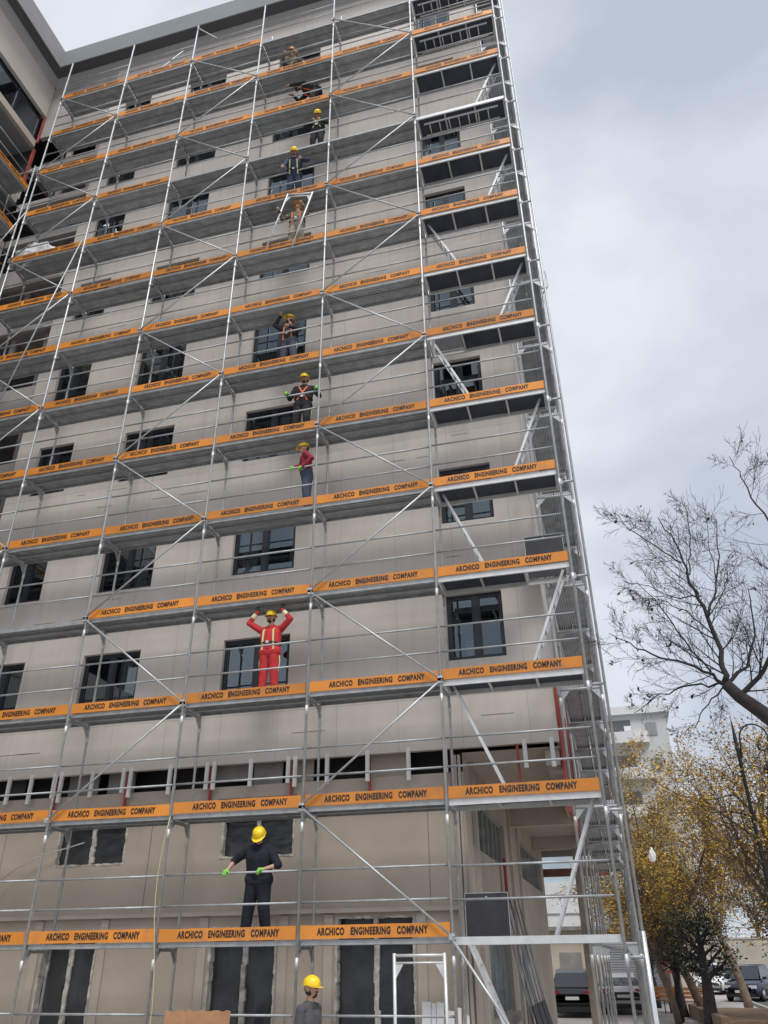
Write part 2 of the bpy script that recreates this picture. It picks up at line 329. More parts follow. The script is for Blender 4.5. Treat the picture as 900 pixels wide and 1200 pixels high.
# roof: soffit slab, cove and metal fascia
mb = MB(); FX, FY = -13.56, .45
mb.box((FX-.04, FY+.04, ZT), (2.7, 17.2, ZT+.7)); mb.box((-22, -12.3, ZT), (FX-.041, 17.2, ZT+.7)); ro = bpart(mb, 'roof', M_soff)
mb = MB(); mb.box((FX, FY, ZT-.03), (2.74, FY+.038, ZT+.95)); mb.box((2.701, FY+.038, ZT-.03), (2.74, 17.2, ZT+.95)); mb.build('fascia', M_fasc, ro)
mb = MB(); mb.box((FX-.04, -12.3, ZT-.03), (FX-.001, FY+.038, ZT+.95)); mb.build('fascia', M_fasc2, ro)
mb = MB()
mb.prism([(XL-2.7, W, ZT-.32), (XL-2.7, W-.2, ZT-.002), (XL-2.7, W, ZT-.002)], (XC+2.7-XL, 0, 0)); mb.prism([(LX, -12, ZT-.32), (LX+.2, -12, ZT-.002), (LX, -12, ZT-.002)], (0, 13, 0))
bpart(mb, 'cove', mat('cove', (.33, .33, .335), .8, noise_amt=.05, nscale=1))

# ground storeys, set back under the cladding
LW = 1.2; GX = .1
def sx(x): return 2.53+(x-2.53)*1.0104
low_w = [(sx(-7.96), sx(-6.48), 3.36, 4.06), (sx(-4.46), sx(-3.05), 3.39, 4.05)]
doors = [(sx(-7.95), sx(-6.84), G, 2.23), (sx(-4.56), sx(-3.32), G, 2.24), (sx(-2.22), sx(-.87), G, 2.36), (sx(-11.6), sx(-10.4), G, 2.24)]
mb = MB(); wall_holes(mb, -14.1, GX, 2.46, 4.66, LW, low_w, .16); wall_holes(mb, -14.1, GX, G, 2.46, LW+.08, doors, .2)
mb.quad((-14.1, LW, 2.46), (-14.1, LW+.08, 2.46), (GX, LW+.08, 2.46), (GX, LW, 2.46))
# right side wall of the ground storeys along the passage
sh = [(1.9, 6.5, 3.5, 4.42), (9.0, 15.6, 3.55, 4.5), (3.0, 6.2, .75, 2.15), (8.2, 9.4, G, 2.05)]
ys = sorted({LW, 16.6, *[h[0] for h in sh], *[h[1] for h in sh]}); zs = sorted({G, 4.98, *[h[2] for h in sh], *[h[3] for h in sh]})
for i in range(len(ys)-1):
    for j in range(len(zs)-1):
        cy_, cz_ = (ys[i]+ys[i+1])/2, (zs[j]+zs[j+1])/2
        if any(h[0] < cy_ < h[1] and h[2] < cz_ < h[3] for h in sh): continue
        mb.quad((GX, ys[i], zs[j]), (GX, ys[i+1], zs[j]), (GX, ys[i+1], zs[j+1]), (GX, ys[i], zs[j+1]))
for a, b, c, d in sh:
    X = GX-.18
    mb.quad((GX, a, c), (X, a, c), (X, a, d), (GX, a, d)); mb.quad((GX, b, c), (GX, b, d), (X, b, d), (X, b, c)); mb.quad((GX, a, d), (X, a, d), (X, b, d), (GX, b, d)); mb.quad((GX, a, c), (GX, b, c), (X, b, c), (X, a, c))
bpart(mb, 'lower_wall', M_low)
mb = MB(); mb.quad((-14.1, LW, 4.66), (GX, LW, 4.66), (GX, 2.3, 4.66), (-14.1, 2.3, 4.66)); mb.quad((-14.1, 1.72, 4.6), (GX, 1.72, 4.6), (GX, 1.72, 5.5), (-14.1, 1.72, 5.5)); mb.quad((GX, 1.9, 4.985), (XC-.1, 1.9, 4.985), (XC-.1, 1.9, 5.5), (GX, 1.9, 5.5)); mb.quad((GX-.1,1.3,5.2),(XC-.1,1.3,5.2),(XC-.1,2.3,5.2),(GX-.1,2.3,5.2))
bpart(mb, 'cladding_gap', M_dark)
gr = random.Random(9)
for i in range(17):
    x = -13.9+.82*i+gr.uniform(-.1, .1); z = gr.uniform(4.6, 4.85)
    if gr.random() < .7: mb = MB(); mb.box((x, 1.36, z), (x+gr.uniform(.4, .8), 1.40, 5.2)); bpart(mb, 'backing_board', gr.choice([M_conc, M_black, M_low]))
for x0, x1, z0, z1 in low_w+doors:
    door = z0 < 0; y = (LW+.24 if door else LW+.1)
    fo = MB(); e_ = .05; zt_ = z1-.0
    k = 26
    for (p, q) in (((x0, z0), (x0, z1)), ((x1, z0), (x1, z1)), ((x0, z1), (x1, z1)) if door else ((x0, z0), (x1, z0)))[:3]:
        for i in range(k):
            a_ = V((lerp(p[0], q[0], i/k), 0, lerp(p[1], q[1], i/k))); c_ = V((lerp(p[0], q[0], (i+1)/k), 0, lerp(p[1], q[1], (i+1)/k)))
            j_ = rnd.uniform(.015, .05); fo.box((min(a_.x, c_.x)-j_*.5, LW+(.078 if door else -.004)-rnd.uniform(0, .01), min(a_.z, c_.z)-j_*.5), (max(a_.x, c_.x)+j_*.5, y+.005, max(a_.z, c_.z)+j_*.5))
    o = bpart(fo, 'window' if not door else 'doorway', M_foam)
    s_ = MB(); n_ = 14
    s_.add([(lerp(x0, x1, i/n_), y+.035*noise.noise(V((i*.45+x0*3, j*.3, 1)))+.02*noise.noise(V((i*1.1, j*.9, x0))), lerp(z0, z1, j/n_)) for j in range(n_+1) for i in range(n_+1)],
           [(j*(n_+1)+i, j*(n_+1)+i+1, (j+1)*(n_+1)+i+1, (j+1)*(n_+1)+i) for j in range(n_) for i in range(n_)], 0, True)
    s_.build('dark_sheet', M_sheet, o)
    p_ = MB(); mx_ = x0+(x1-x0)*.5
    for i in range(14):
        zz0, zz1 = lerp(z0, z1-.02, i/14), lerp(z0, z1-.02, (i+1)/14); j_ = rnd.uniform(-.012, .012)
        p_.box((mx_-.04+j_, y-.05, zz0), (mx_+.04+j_+rnd.uniform(-.01, .015), y+.03, zz1))
    p_.build('mullion', M_foam, o)
# ledge, pilasters and panel seams
mb = MB(); mb.box((-14.1, LW-.035, 2.43), (GX-.002, LW-.002, 2.50)); bpart(mb, 'ledge', M_trim)
for x0, x1, z0, z1 in doors:
    for xx in (x0-.22, x1+.06):
        mb = MB(); mb.box((xx, LW+.04, G), (xx+.16, LW+.078, 2.41)); bpart(mb, 'pilaster', M_trim)
for x in (-5.95, -.55, -9.2):
    mb = MB(); mb.box((sx(x), LW-.006, 2.52), (sx(x)+.012, LW-.001, 4.4)); mb.box((sx(x)-1.9, LW-.006, 4.40), (sx(x)+.012, LW-.001, 4.412)); bpart(mb, 'seam', M_conc)
sr = random.Random(31)
for i in range(26):     # short open joints left between the facade panels
    x, z = sr.uniform(-11, .8), sr.choice([5.55, 5.6, 8.45, 8.5, 8.9, 11.45, 11.9, 14.6, 17.5, 20.6]); l = sr.uniform(.25, .7)
    if any(h[0]-.1 < x+l and x < h[1]+.1 and h[2]-.1 < z < h[3]+.1 for h in holes): continue
    mb = MB(); mb.box((x, W-.004, z), (x+l, W-.001, z+.012)); bpart(mb, 'seam', M_conc)
for x in (-.05, .02):
    mb = MB(); mb.box((x, LW-.06, G), (x+.045, LW-.003, 4.95)); bpart(mb, 'pilaster', M_trim)
# hanging white cladding rails and red brackets
for x in (-13.2, -12.4, -11.7, -10.9, -10.2, -9.45, -8.92, -8.37, -8.21, -7.49, -6.78, -6.62, -5.75, -4.95, -4.80, -4.03, -3.26, -3.12, -2.48, -1.69, -.91, -.22, 1.22, 1.70):
    mb = MB(); z0 = 4.6+rnd.uniform(-.07, .05)
    mb.box((x, W-.01, z0), (x+.075, W+.035, 5.12)); mb.box((x+.018, W-.028, z0+.004), (x+.057, W-.0101, 5.045)); bpart(mb, 'cladding_rail', M_white)
for x in (-8.32, -6.70, -4.86, -3.19, -1.65, -.1, 1.1):
    mb = MB(); mb.box((x, W+.04, 4.36), (x+.04, W+.10, 5.1)); mb.box((x-.02, W+.05, 4.33), (x+.07, W+.145, 4.40)); bpart(mb, 'red_bracket', M_red)
for x0, x1, z in ((sx(-8.15), sx(-6.5), 4.3), (sx(-4.6), sx(-3.0), 4.33)):
    mb = MB(); mb.box((x0, LW-.02, z), (x1, LW+.001, z+.1)); bpart(mb, 'rusty_lintel', mat('rusty_lintel', (.15, .10, .075), .9, noise_amt=.5, nscale=6))
# soffit over the passage, beams, columns
mb = MB(); mb.quad((GX, W+.1, 4.98), (XC, W+.1, 4.98), (XC, 17, 4.98), (GX, 17, 4.98)); mb.box((GX+.01, 7.6, 4.55), (XC-.02, 7.95, 4.975)); mb.box((GX+.01, 13.4, 4.62), (XC-.02, 13.8, 4.974))
bpart(mb, 'soffit', M_trim)
mb = MB(); mb.box((XC-.28, W+.3, 4.7), (XC-.02, 13.3, 4.976)); bpart(mb, 'edge_beam', M_trim)
for y in (13.6,):
    mb = MB(); mb.box((1.3, y-.15, G), (1.58, y+.15, 4.62)); bpart(mb, 'column', mat('brown_column', (.27, .21, .17), .85, noise_amt=.2, nscale=4))
    mb = MB(); mb.box((GX-.3, 16.8, 4.12), (2.3, 17.0, 4.36)); bpart(mb, 'steel_beam', mat('rust_beam', (.17, .07, .05), .8, noise_amt=.3, nscale=3)); mb = MB(); mb.box((GX-.3, 16.8, 4.75), (2.3, 17.0, 4.97)); bpart(mb, 'steel_beam', M_conc)
for x_ in (2.0, 2.1):
    for z0 in (4.3,):
        pass
mb = MB()
for y in (1.3, 2.2, 3.1, 4.0, 4.9, 5.8):
    mb.box((XC+.002, y, 3.9), (XC+.05, y+.55, 6.2))
bpart(mb, 'red_sheathing', M_red)
# windows of the side wall: vertical bars
for a, b, c, d in sh:
    fr = MB(); X = GX-.1; n_ = max(3, int((b-a)/.62))
    for i in range(n_+1): yy = lerp(a+.02, b-.06, i/n_); fr.box((X-.05, yy, c), (X+.005, yy+.05, d))
    fr.box((X-.05, a, c-.01), (X+.021, b, c+.04)); fr.box((X-.05, a, d-.04), (X+.021, b, d+.01))
    o = bpart(fr, 'window', M_galv2)
    p = MB(); p.quad((X-.02, a, c), (X-.02, b, c), (X-.02, b, d), (X-.02, a, d)); p.build('pane', mat('shop_glass' if c < 3 else 'side_glass', (.20, .24, .24) if c < 3 else (.07, .09, .09), .08, noise_amt=.4, nscale=.8, spec=.8), o)
    if c > 0 and c < 2:
        s_ = MB(); s_.box((GX, a-.15, c-.16), (GX+.12, b+.15, c)); s_.build('sill', M_trim, o)
        s_ = MB(); s_.box((GX, a-.2, d+.02), (GX+.10, b+.2, d+.28)); s_.build('lintel', M_trim, o)
for y in (2.0, 7.2, 8.9):
    mb = MB(); mb.box((GX, y, G), (GX+.07, y+.16, 4.97)); bpart(mb, 'pilaster', M_trim)
# downpipe at the far outer corner
# ------------------------------------------------------------------ scaffold
TOP = 30.1
BX = [2.5]+[-2.5*i for i in range(6)]           # P0 .. P6
ORD = ['lowest', 'second', 'third', 'fourth', 'fifth', 'sixth', 'seventh', 'eighth', 'ninth', 'tenth', 'eleventh', 'twelfth', 'thirteenth', 'fourteenth']
BAY = ['corner stair bay', 'first bay left of stair bay', 'second bay left of stair bay', 'third bay left of stair bay', 'fourth bay left of stair bay', 'fifth bay left of stair bay']
SW = .73; TR = .0242
scf = thing('scaffold', 'galvanised steel scaffold covering the whole front facade, decks and braces', 'scaffold', (0, 0, G))
scf_off = V((0, 0, -G))
def standard_mesh(top, jack=True):
    m = MB(); m.tube((0, 0, G+.12), (0, 0, top), TR, n=8)
    for k in range(0, 15):
        z = 2*k-.30
        if G+.3 < z < top-.1: m.tube((0, 0, z-.1), (0, 0, z+.06), TR+.006, n=8, mi=1)
        for dz in (.5, 1.0):
            zz = 2*k+dz
            if zz < top-.1: m.box((-.015, TR-.004, zz-.05), (.015, TR+.018, zz+.045))
    m.tube((0, 0, G+.02), (0, 0, G+.32), .017, n=8); m.box((-.075, -.075, G+.004), (.075, .075, G+.014)); m.tube((0, 0, G+.2), (0, 0, G+.235), .045, n=8)
    return m.mesh('standard', [M_galv, M_alu])
std_me = standard_mesh(TOP); std_in = standard_mesh(TOP-.6); std_hi = standard_mesh(TOP+2); std_lo = standard_mesh(25.2)
for i, x in enumerate(BX):
    link('standard', std_hi if i < 3 else std_me, scf, V((x, 0, 0))+scf_off)
    link('standard', std_in, scf, V((x, SW, 0))+scf_off)
# transverse transom with corner gussets
m = MB(); m.box((-.02, TR, -.13), (.02, SW-TR, -.085))
for y0, s in ((TR, 1), (SW-TR, -1)): m.prism([(-.006, y0, -.131), (-.006, y0+.17*s, -.131), (-.006, y0, -.33)], (.012, 0, 0))
tr_me = m.mesh('transom', M_galv2)
for x in BX:
    for k in range(1, 15): link('transom', tr_me, scf, V((x, 0, 2*k))+scf_off)
# steel plank deck for one bay
def deck_mesh():
    m = MB(); L0, L1 = .035, 2.465
    for y0 in (.045, .375):
        y1 = y0+.315
        m.box((L0, y0, -.006), (L1, y1, 0)); m.box((L0, y0, -.072), (L1, y0+.004, -.0061), 1); m.box((L0, y1-.004, -.072), (L1, y1, -.0061), 1)
        m.box((L0, y0+.0041, -.072), (L1, y0+.03, -.066), 1); m.box((L0, y1-.03, -.072), (L1, y1-.0041, -.066), 1)
        for f in (.25, .5, .75): yy = lerp(y0, y1, f); m.box((L0+.08, yy-.012, -.02), (L1-.08, yy+.012, -.0062))
        for xx in (L0, L1-.03): m.box((xx, y0+.005, -.065), (xx+.03, y1-.005, -.0063))
        for xx in (L0-.03, L1-.02):
            for yy in (y0+.03, y1-.07): m.box((xx, yy, -.083), (xx+.05, yy+.04, -.0725))
    return m.mesh('deck', [M_deck, M_galv2])
deck_me = deck_mesh()
def platform_mesh(hole):     # aluminium frame with plywood; hole = (x0,x1) of the open hatch
    m = MB(); L0, L1 = .035, 2.465; Y0, Y1 = .045, .69
    m.box((L0, Y0, -.095), (L1, Y0+.035, .012)); m.box((L0, Y1-.035, -.095), (L1, Y1, .012))
    for x in (L0, .80, 1.63, L1-.04): m.box((x, Y0+.0351, -.07), (x+.04, Y1-.0351, -.014))
    segs = [(L0+.041, L1-.041)] if not hole else [(L0+.041, hole[0]), (hole[1], L1-.041)]
    for a, b in segs:
        if b-a > .05: m.box((a, Y0+.036, -.013), (b, Y1-.036, 0), 1)
    return m.mesh('access_platform', [M_alu, M_ply])
pl_me = [platform_mesh(None), platform_mesh((.12, .78)), platform_mesh((1.66, 2.4))]
for k in range(1, 15):
    for b in range(1, 6):
        link('deck', deck_me, scf, V((BX[b+1], 0, 2*k))+scf_off)
    hole = 1 if k in (1, 7) else (2 if k == 4 else 0)
    link('access_platform', pl_me[hole], scf, V((0, 0, 2*k))+scf_off)
# rails
rail_me = MB().tube((.03, .04, 0), (2.47, .04, 0), .0185, n=8).mesh('top_rail', M_galv2)
for k in range(0, 15):
    for b in range(6):
        x = BX[b+1]
        if k == 0:
            if b in (1, 2, 3, 4): link('top_rail', rail_me, scf, V((x, 0, .99))+scf_off)
            continue
        if k == 14 and b in (0, 1, 2): pass
        j = rnd.uniform(-.012, .012)
        link('top_rail', rail_me, scf, V((x, 0, 2*k+1.01+j))+scf_off); link('mid_rail', rail_me, scf, V((x, 0, 2*k+.53+j))+scf_off)
# diagonal braces, zigzag in every second bay
for b in (1, 3, 5):
    xl, xr = BX[b+1], BX[b]
    for k in range(0, 14):
        z0, z1 = 2*k+.02, 2*k+1.98
        p, q = ((xl, z0), (xr, z1)) if k % 2 == 0 else ((xr, z0), (xl, z1))
        if k == 0 or (k == 1 and b > 1): continue
        m = MB(); m.tube((p[0], -.055, p[1]), (q[0], -.055, q[1]), .0195, n=8)
        for e_ in (p, q): m.box((e_[0]-.045, -.075, e_[1]-.05), (e_[0]+.045, -.021, e_[1]+.04)); m.tube((e_[0]+.03, -.1, e_[1]), (e_[0]+.03, -.02, e_[1]), .012, n=6)
        m.build('brace', M_brace, scf, scf_off)
m = MB(); m.tube((.0, -.055, 1.98), (1.25, -.055, .2), .0215, n=8); m.build('brace', M_galv, scf, scf_off)
for p, q in (((-10.03, -.09, 20.06), (-11.5, -.09, 13.7)), ((-7.5, -.06, 29.9), (-6.55, .1, 28.9)), ((-10.0, .5, 28.3), (-8.4, .6, 30.0))):
    MB().tube(p, q, .0215, n=8).build('brace', M_galv, scf, scf_off)
# toe boards with the lettering
tcu = bpy.data.curves.new('t', 'FONT'); tcu.body = 'ARCHICO   ENGINEERING   COMPANY'; tcu.size = 1; tcu.offset = .05; tcu.space_character = 1.14; tcu.resolution_u = 3
tob = bpy.data.objects.new('t', tcu); COL.objects.link(tob)
dg = bpy.context.evaluated_depsgraph_get(); tme = bpy.data.meshes.new_from_object(tob.evaluated_get(dg))
tv = [v.co.copy() for v in tme.vertices]; tf = [tuple(p.vertices) for p in tme.polygons]
bpy.data.objects.remove(tob)
tx0 = min(v.x for v in tv); tx1 = max(v.x for v in tv); ty0 = min(v.y for v in tv); ty1 = max(v.y for v in tv)
def board_mesh(L, shift, seed, y=.012):
    m = MB(); rr = random.Random(seed)
    zt_, t = .195, .028; n = 8
    vs = []
    for i in range(n+1):
        x = L*i/n; dz = rr.uniform(-.003, .003); dy = rr.uniform(-.003, .003)
        vs += [(x, y+dy, .004), (x, y+dy, zt_+dz), (x, y+t+dy, zt_+dz), (x, y+t+dy, .004)]
    fs = []
    for i in range(n):
        a, b = 4*i, 4*i+4
        fs += [(a, b, b+1, a+1), (a+1, b+1, b+2, a+2), (a+2, b+2, b+3, a+3), (a+3, b+3, b, a)]
    fs += [(0, 1, 2, 3), (4*n+3, 4*n+2, 4*n+1, 4*n)]
    m.add(vs, fs, 0)
    TW, TH = 1.80, .112; x0 = (L-TW)/2+shift; z0 = .05
    m.add([(x0+(v.x-tx0)/(tx1-tx0)*TW, y-.0045, z0+(v.y-ty0)/(ty1-ty0)*TH) for v in tv], tf, 1)
    return m.mesh('toe_board', [M_orange, M_ink])
bm_ = [board_mesh(2.43, .03*i-.03, i) for i in range(4)]
NOB = {(1, 0), (4, 4), (11, 0), (11, 1), (11, 2), (11, 3), (14, 0), (14, 1), (14, 2)}
CUE = {(1, 2): 'below the boots of the worker in navy', (3, 2): 'below the worker in red overalls', (5, 2): 'below the worker in checked shirt', (6, 2): 'below the worker in crossed orange harness',
       (7, 2): 'below the worker raising one arm', (9, 2): 'behind the foot of the portal frame', (10, 2): 'below the leaning worker in navy', (12, 2): 'below the stooping worker'}
for k in range(1, 15):
    for b in range(6):
        if (k, b) in NOB: continue
        o = link('toe_board', bm_[rnd.randrange(4)], None, (BX[b+1]+.035, rnd.uniform(-.003, .006), 2*k+rnd.uniform(0, .01)), 0)
        o.rotation_euler = (R(rnd.uniform(-1.5, 2.5)), R(rnd.uniform(-.42, .42)), 0)
        lab = f'orange lettered toe board, {ORD[k-1]} deck up, {BAY[b]}' if (k, b) not in CUE else f'orange lettered toe board on {ORD[k-1]} deck, {CUE[(k, b)]}'
        tag(o, lab, 'toe board', 'orange toe boards of the scaffold')

# side scaffold along the right flank
sco = thing('scaffold', 'narrow side scaffold running back along the right flank of the building', 'scaffold', (2.35, 1, G)); so = V((-2.35, -1, -G))
SI, SO = 1.985, 2.715
sy = [.9+2.5*i for i in range(6)]
for y in sy:
    link('standard', std_me, sco, V((SI, y, 0))+so); link('standard', std_hi, sco, V((SO, y, 0))+so)
m = MB()
for y0 in (0,):
    for x0 in (.0,):
        pass
def side_deck():
    m = MB(); L0, L1 = .03, 2.47
    for a in (.05, .37):
        b = a+.30
        m.box((a, L0, -.006), (b, L1, 0)); m.box((a, L0, -.07), (a+.004, L1, -.0061)); m.box((b-.004, L0, -.07), (b, L1, -.0061))
        for f in (.2, .4, .6, .8): xx = lerp(a, b, f); m.box((xx-.012, L0+.05, -.024), (xx+.012, L1-.05, -.0062))
        for yy in (L0, L1-.05): m.box((a+.005, yy, -.069), (b-.005, yy+.05, -.0063))
    return m.mesh('deck', M_deck)
sd_me = side_deck()
for k in range(2, 15):
    for j in range(5 if k < 6 else 3): link('deck', sd_me, sco, V((SI, sy[j], 2*k))+so)
m = MB(); m.tube((TR, 0, -.1), (SO-SI-TR, 0, -.1), .022, n=6)
for x0, s in ((TR, 1), (SO-SI-TR, -1)): m.prism([(x0, -.006, -.121), (x0+.16*s, -.006, -.121), (x0, -.006, -.31)], (0, .012, 0))
str_me = m.mesh('transom', M_galv)
for k in range(1, 15):
    for y in sy[:4]: link('transom', str_me, sco, V((SI, y, 2*k))+so)
sr_me = MB().tube((0, .03, 0), (0, 2.47, 0), .019, n=6).mesh('top_rail', M_galv2)
for k in range(1, 15):
    for j in range(2):
        link('top_rail', sr_me, sco, V((SO-.04, sy[j], 2*k+1.0))+so); link('mid_rail', sr_me, sco, V((SO-.04, sy[j], 2*k+.5))+so)
for j in (1,):
    for k in range(1, 13):
        a, b = (sy[j], sy[j+1]) if k % 2 else (sy[j+1], sy[j])
        MB().tube((SO+.05, a, 2*k), (SO+.05, b, 2*k+2), .0215, n=6).build('brace', M_galv2, sco, so)
for k in range(1, 15):      # couplers that tie the two scaffolds
    m = MB(); m.tube((2.44, .08, 2*k-.28), (2.755, .08, 2*k-.28), .024, n=8); m.box((2.48, .05, 2*k-.33), (2.56, .12, 2*k-.22)); m.build('coupler', M_galv2, sco, so)
m = MB(); m.path([(SO, .7, 15.25), (2.86, .7, 15.45), (2.84, .7, 15.95)], .016, 6); m.tube((SO, .7, 15.4), (2.86, .7, 15.45), .012, n=6); m.build('hoist_arm', M_galv2, sco, so)
for y in (.42,):
    MB().tube((2.78, y, G), (2.78, y, TOP), TR, n=8).build('standard', M_galv, sco, so)
m = MB(); m.tube((2.775, .15, G), (2.775, .15, 2.05), .042, n=10); tag(m.build('drainpipe', mat('bright_zinc', (.8, .82, .83), .25, .8, noise_amt=.05, nscale=5)), 'bright zinc pipe upright at the foot of the corner', 'pipe')

# small scaffold on the wing
lsc = thing('scaffold', 'scaffold end on the left wing near the roof, turned side on', 'scaffold', (-13.2, -1, G)); lo = V((13.2, 1, -G))
for y in (.42, -2.08, -4.58):
    for x in (-13.2, -13.93): link('standard', std_lo, lsc, V((x, y, 0))+lo)
for k in range(6, 13):
    for y in (-2.08, -4.58):
        o = link('deck', deck_me, lsc, V((-13.2, y, 2*k))+lo, R(90))
        o = link('toe_board', bm_[k % 4], None, (-13.21, y+.035, 2*k+.005)); o.rotation_euler.z = R(90)
        pos = 'near' if y < -3 else 'inner'
        tag(o, f'orange toe board on the left wing scaffold, {ORD[k-1]} deck up, {"inner bay by the corner" if y > -3 else "outer bay"}', 'toe board', 'orange toe boards of the wing scaffold')
        for dz in (.5, 1.0): link('top_rail' if dz == 1 else 'mid_rail', rail_me, lsc, V((-13.2, y, 2*k+dz))+lo, R(90))
    MB().tube((-13.2, .42, 2*k+1), (-13.93, .42, 2*k+1), .019, n=6).build('end_rail', M_galv, lsc, lo)
MB().tube((-13.05, -.3, 20.2), (-12.55, .1, 22.5), .02, n=6).build('brace', M_galv, lsc, lo)

# ladders of the stair bay
def ladder_mesh(dx, dz, w_=.33):
    m = MB(); p, q = V((0, 0, 0)), V((dx, 0, dz)); d = (q-p).normalized(); nrm = V((0, 1, 0)).cross(d); L = (q-p).length
    for y in (-w_/2, w_/2): m.bbox((p+q)/2+V((0, y, 0)), d*L/2, V((0, .014, 0)), nrm*.024)
    n = int(L/.27)
    for i in range(n): c = p+d*(.15+.27*i); m.tube(c+V((0, -w_/2+.015, 0)), c+V((0, w_/2-.015, 0)), .016, n=6)
    return m.mesh('ladder', M_alu)
lad_r = ladder_mesh(.82, 1.98); lad_l = ladder_mesh(-.86, 1.98); lad_h = ladder_mesh(2.05, .02, .36)
for k in range(0, 13):
    if k == 10 or k == 12: continue
    if k % 2: o = link('ladder', lad_r, None, (1.52, .50, 2*k+.01))
    else: o = link('ladder', lad_l, None, (1.02, .50, 2*k+.01 if k else .02))
    if k == 0: o.rotation_euler.y = 0
    tag(o, f'aluminium ladder standing on the {ORD[k-1]} deck of the stair bay' if k else 'aluminium ladder climbing from the ground to the lowest stair deck', 'ladder', 'ladders in the stair bay')
for k in (11, 13, 14):
    o = link('ladder', lad_h, None, (.22, .37, 2*k-.16)); tag(o, f'ladder folded flat under the {ORD[k-1]} deck of the stair bay', 'ladder', 'ladders in the stair bay')
# open hatch lids
def hatch(x0, x1, k, lab, h=.62):
    m = MB(); m.box((x0, .60, 0), (x1, .616, h), 1); m.box((x0-.012, .595, 0), (x0, .62, h+.012)); m.box((x1, .595, 0), (x1+.012, .62, h+.012)); m.box((x0, .595, h+.001), (x1, .62, h+.013)); m.tube(((x0+x1)/2, .585, h-.06), ((x0+x1)/2, .60, h-.06), .022, n=10)
    o = m.build('hatch_lid', [M_galv2, M_black], None, (0, 0, 2*k+.01)); tag(o, lab, 'hatch')
hatch(.12, .80, 1, 'black hatch lid raised on the lowest stair deck'); hatch(1.68, 2.40, 4, 'black hatch lid raised on the fourth stair deck', .88); hatch(.12, .78, 7, 'black hatch lid raised on the seventh stair deck')

# loose portal frames
def portal(name, p0, p1, h, lab, tilt=0):
    p0, p1 = V(p0), V(p1); s = (p1-p0).normalized(); u = V((math.sin(tilt), 0, math.cos(tilt))); m = MB()
    t0, t1 = p0+u*h, p1+u*h
    m.tube(p0, t0, .024); m.tube(p1, t1, .024); m.tube(t0-u*.03, t1-u*.03, .02); m.tube(t0-u*.12, t1-u*.12, .014)
    for a, d in ((t0, s), (t1, -s)): m.prism([a-u*.12+V((0, -.005, 0)), a-u*.12+d*.14+V((0, -.005, 0)), a-u*.34+V((0, -.005, 0))], (0, .01, 0))
    for dz in (.5, 1.0): m.bbox(p0+u*dz+s*.03, s*.02, V((0, .012, 0)), V((0, 0, .03)))
    tag(m.build(name, M_alu), lab, 'scaffold frame')
portal('portal_frame', (-4.08, -.10, 18.0), (-3.36, -.10, 17.84), 1.96, 'loose steel portal frame hauled up outside the rails by two workers', R(14.5))
portal('portal_frame', (-.66, -1.0, -.2), (.06, -1.0, -.2), 2.0, 'loose steel portal frame standing on the ground below the first bay')
# ------------------------------------------------------------------ people
def ik(a, b, l1, l2, hint):
    d = b-a; L = min(d.length, (l1+l2)*.999); b = a+d.normalized()*L; d = d.normalized()
    x = (l1*l1-l2*l2+L*L)/(2*L); h = math.sqrt(max(0, l1*l1-x*x)); hv = V(hint); hv = hv-d*hv.dot(d)
    hv = hv.normalized() if hv.length > 1e-5 else d.orthogonal().normalized()
    return a+d*x+hv*h, b
def capsule(m, a, b, ra, rb, n=14):
    a, b = V(a), V(b); d = b-a
    d = d.normalized() if d.length > 1e-6 else V((0, 0, 1))
    pts, rs = [], []
    for i in range(4): t = math.pi/2*(1-i/4); pts.append(a-d*ra*math.sin(t)); rs.append(max(1e-4, ra*math.cos(t)))
    pts.append(a); rs.append(ra)
    pts.append(b); rs.append(rb)
    for i in range(1, 5): t = math.pi/2*i/4; pts.append(b+d*rb*math.sin(t)); rs.append(max(1e-4, rb*math.cos(t)))
    m.path(pts, rs, n)
SKIN = mat('skin', (.46, .27, .19), .6, noise_amt=.08, nscale=20)
HAIR = mat('dark_hair', (.02, .014, .01), .8, noise_amt=.3, nscale=60)
EYE = mat('eye', (.02, .015, .012), .2)
BOOT = mat('work_boot', (.05, .035, .025), .7, noise_amt=.3, nscale=15)
GREEN = mat('green_glove', (.22, .55, .08), .8, noise_amt=.25, nscale=40)
REFL = mat('reflective_tape', (.72, .74, .45), .35, noise_amt=.1, nscale=20)
HIVIS = mat('orange_webbing', (.85, .16, .05), .6)
LIME = mat('lime_webbing', (.62, .66, .30), .6)
STRAPB = mat('black_webbing', (.03, .03, .03), .7)
def cloth(name, c, na=.18, extra=None, nscale=9): return mat(name, c, .92, noise_amt=na, nscale=nscale, bump=.55, bscale=14, extra=extra)
def check_extra(t, b, tcn, col):
    ck = t.nodes.new('ShaderNodeTexChecker'); ck.inputs['Scale'].default_value = 26
    ck.inputs['Color1'].default_value = (.38, .03, .05, 1); ck.inputs['Color2'].default_value = (.12, .015, .03, 1)
    t.links.new(tcn.outputs['Object'], ck.inputs['Vector']); t.links.new(ck.outputs['Color'], b.inputs['Base Color'])
def camo_extra(t, b, tcn, col):
    n = t.nodes.new('ShaderNodeTexNoise'); n.inputs['Scale'].default_value = 11; t.links.new(tcn.outputs['Object'], n.inputs['Vector'])
    r_ = t.nodes.new('ShaderNodeValToRGB'); r_.color_ramp.interpolation = 'CONSTANT'; el_ = r_.color_ramp.elements
    el_[0].color = (.12, .10, .06, 1); el_[1].position = .48; el_[1].color = (.33, .28, .2, 1); q = el_.new(.57); q.color = (.06, .06, .04, 1)
    t.links.new(n.outputs['Fac'], r_.inputs['Fac']); t.links.new(r_.outputs['Color'], b.inputs['Base Color'])

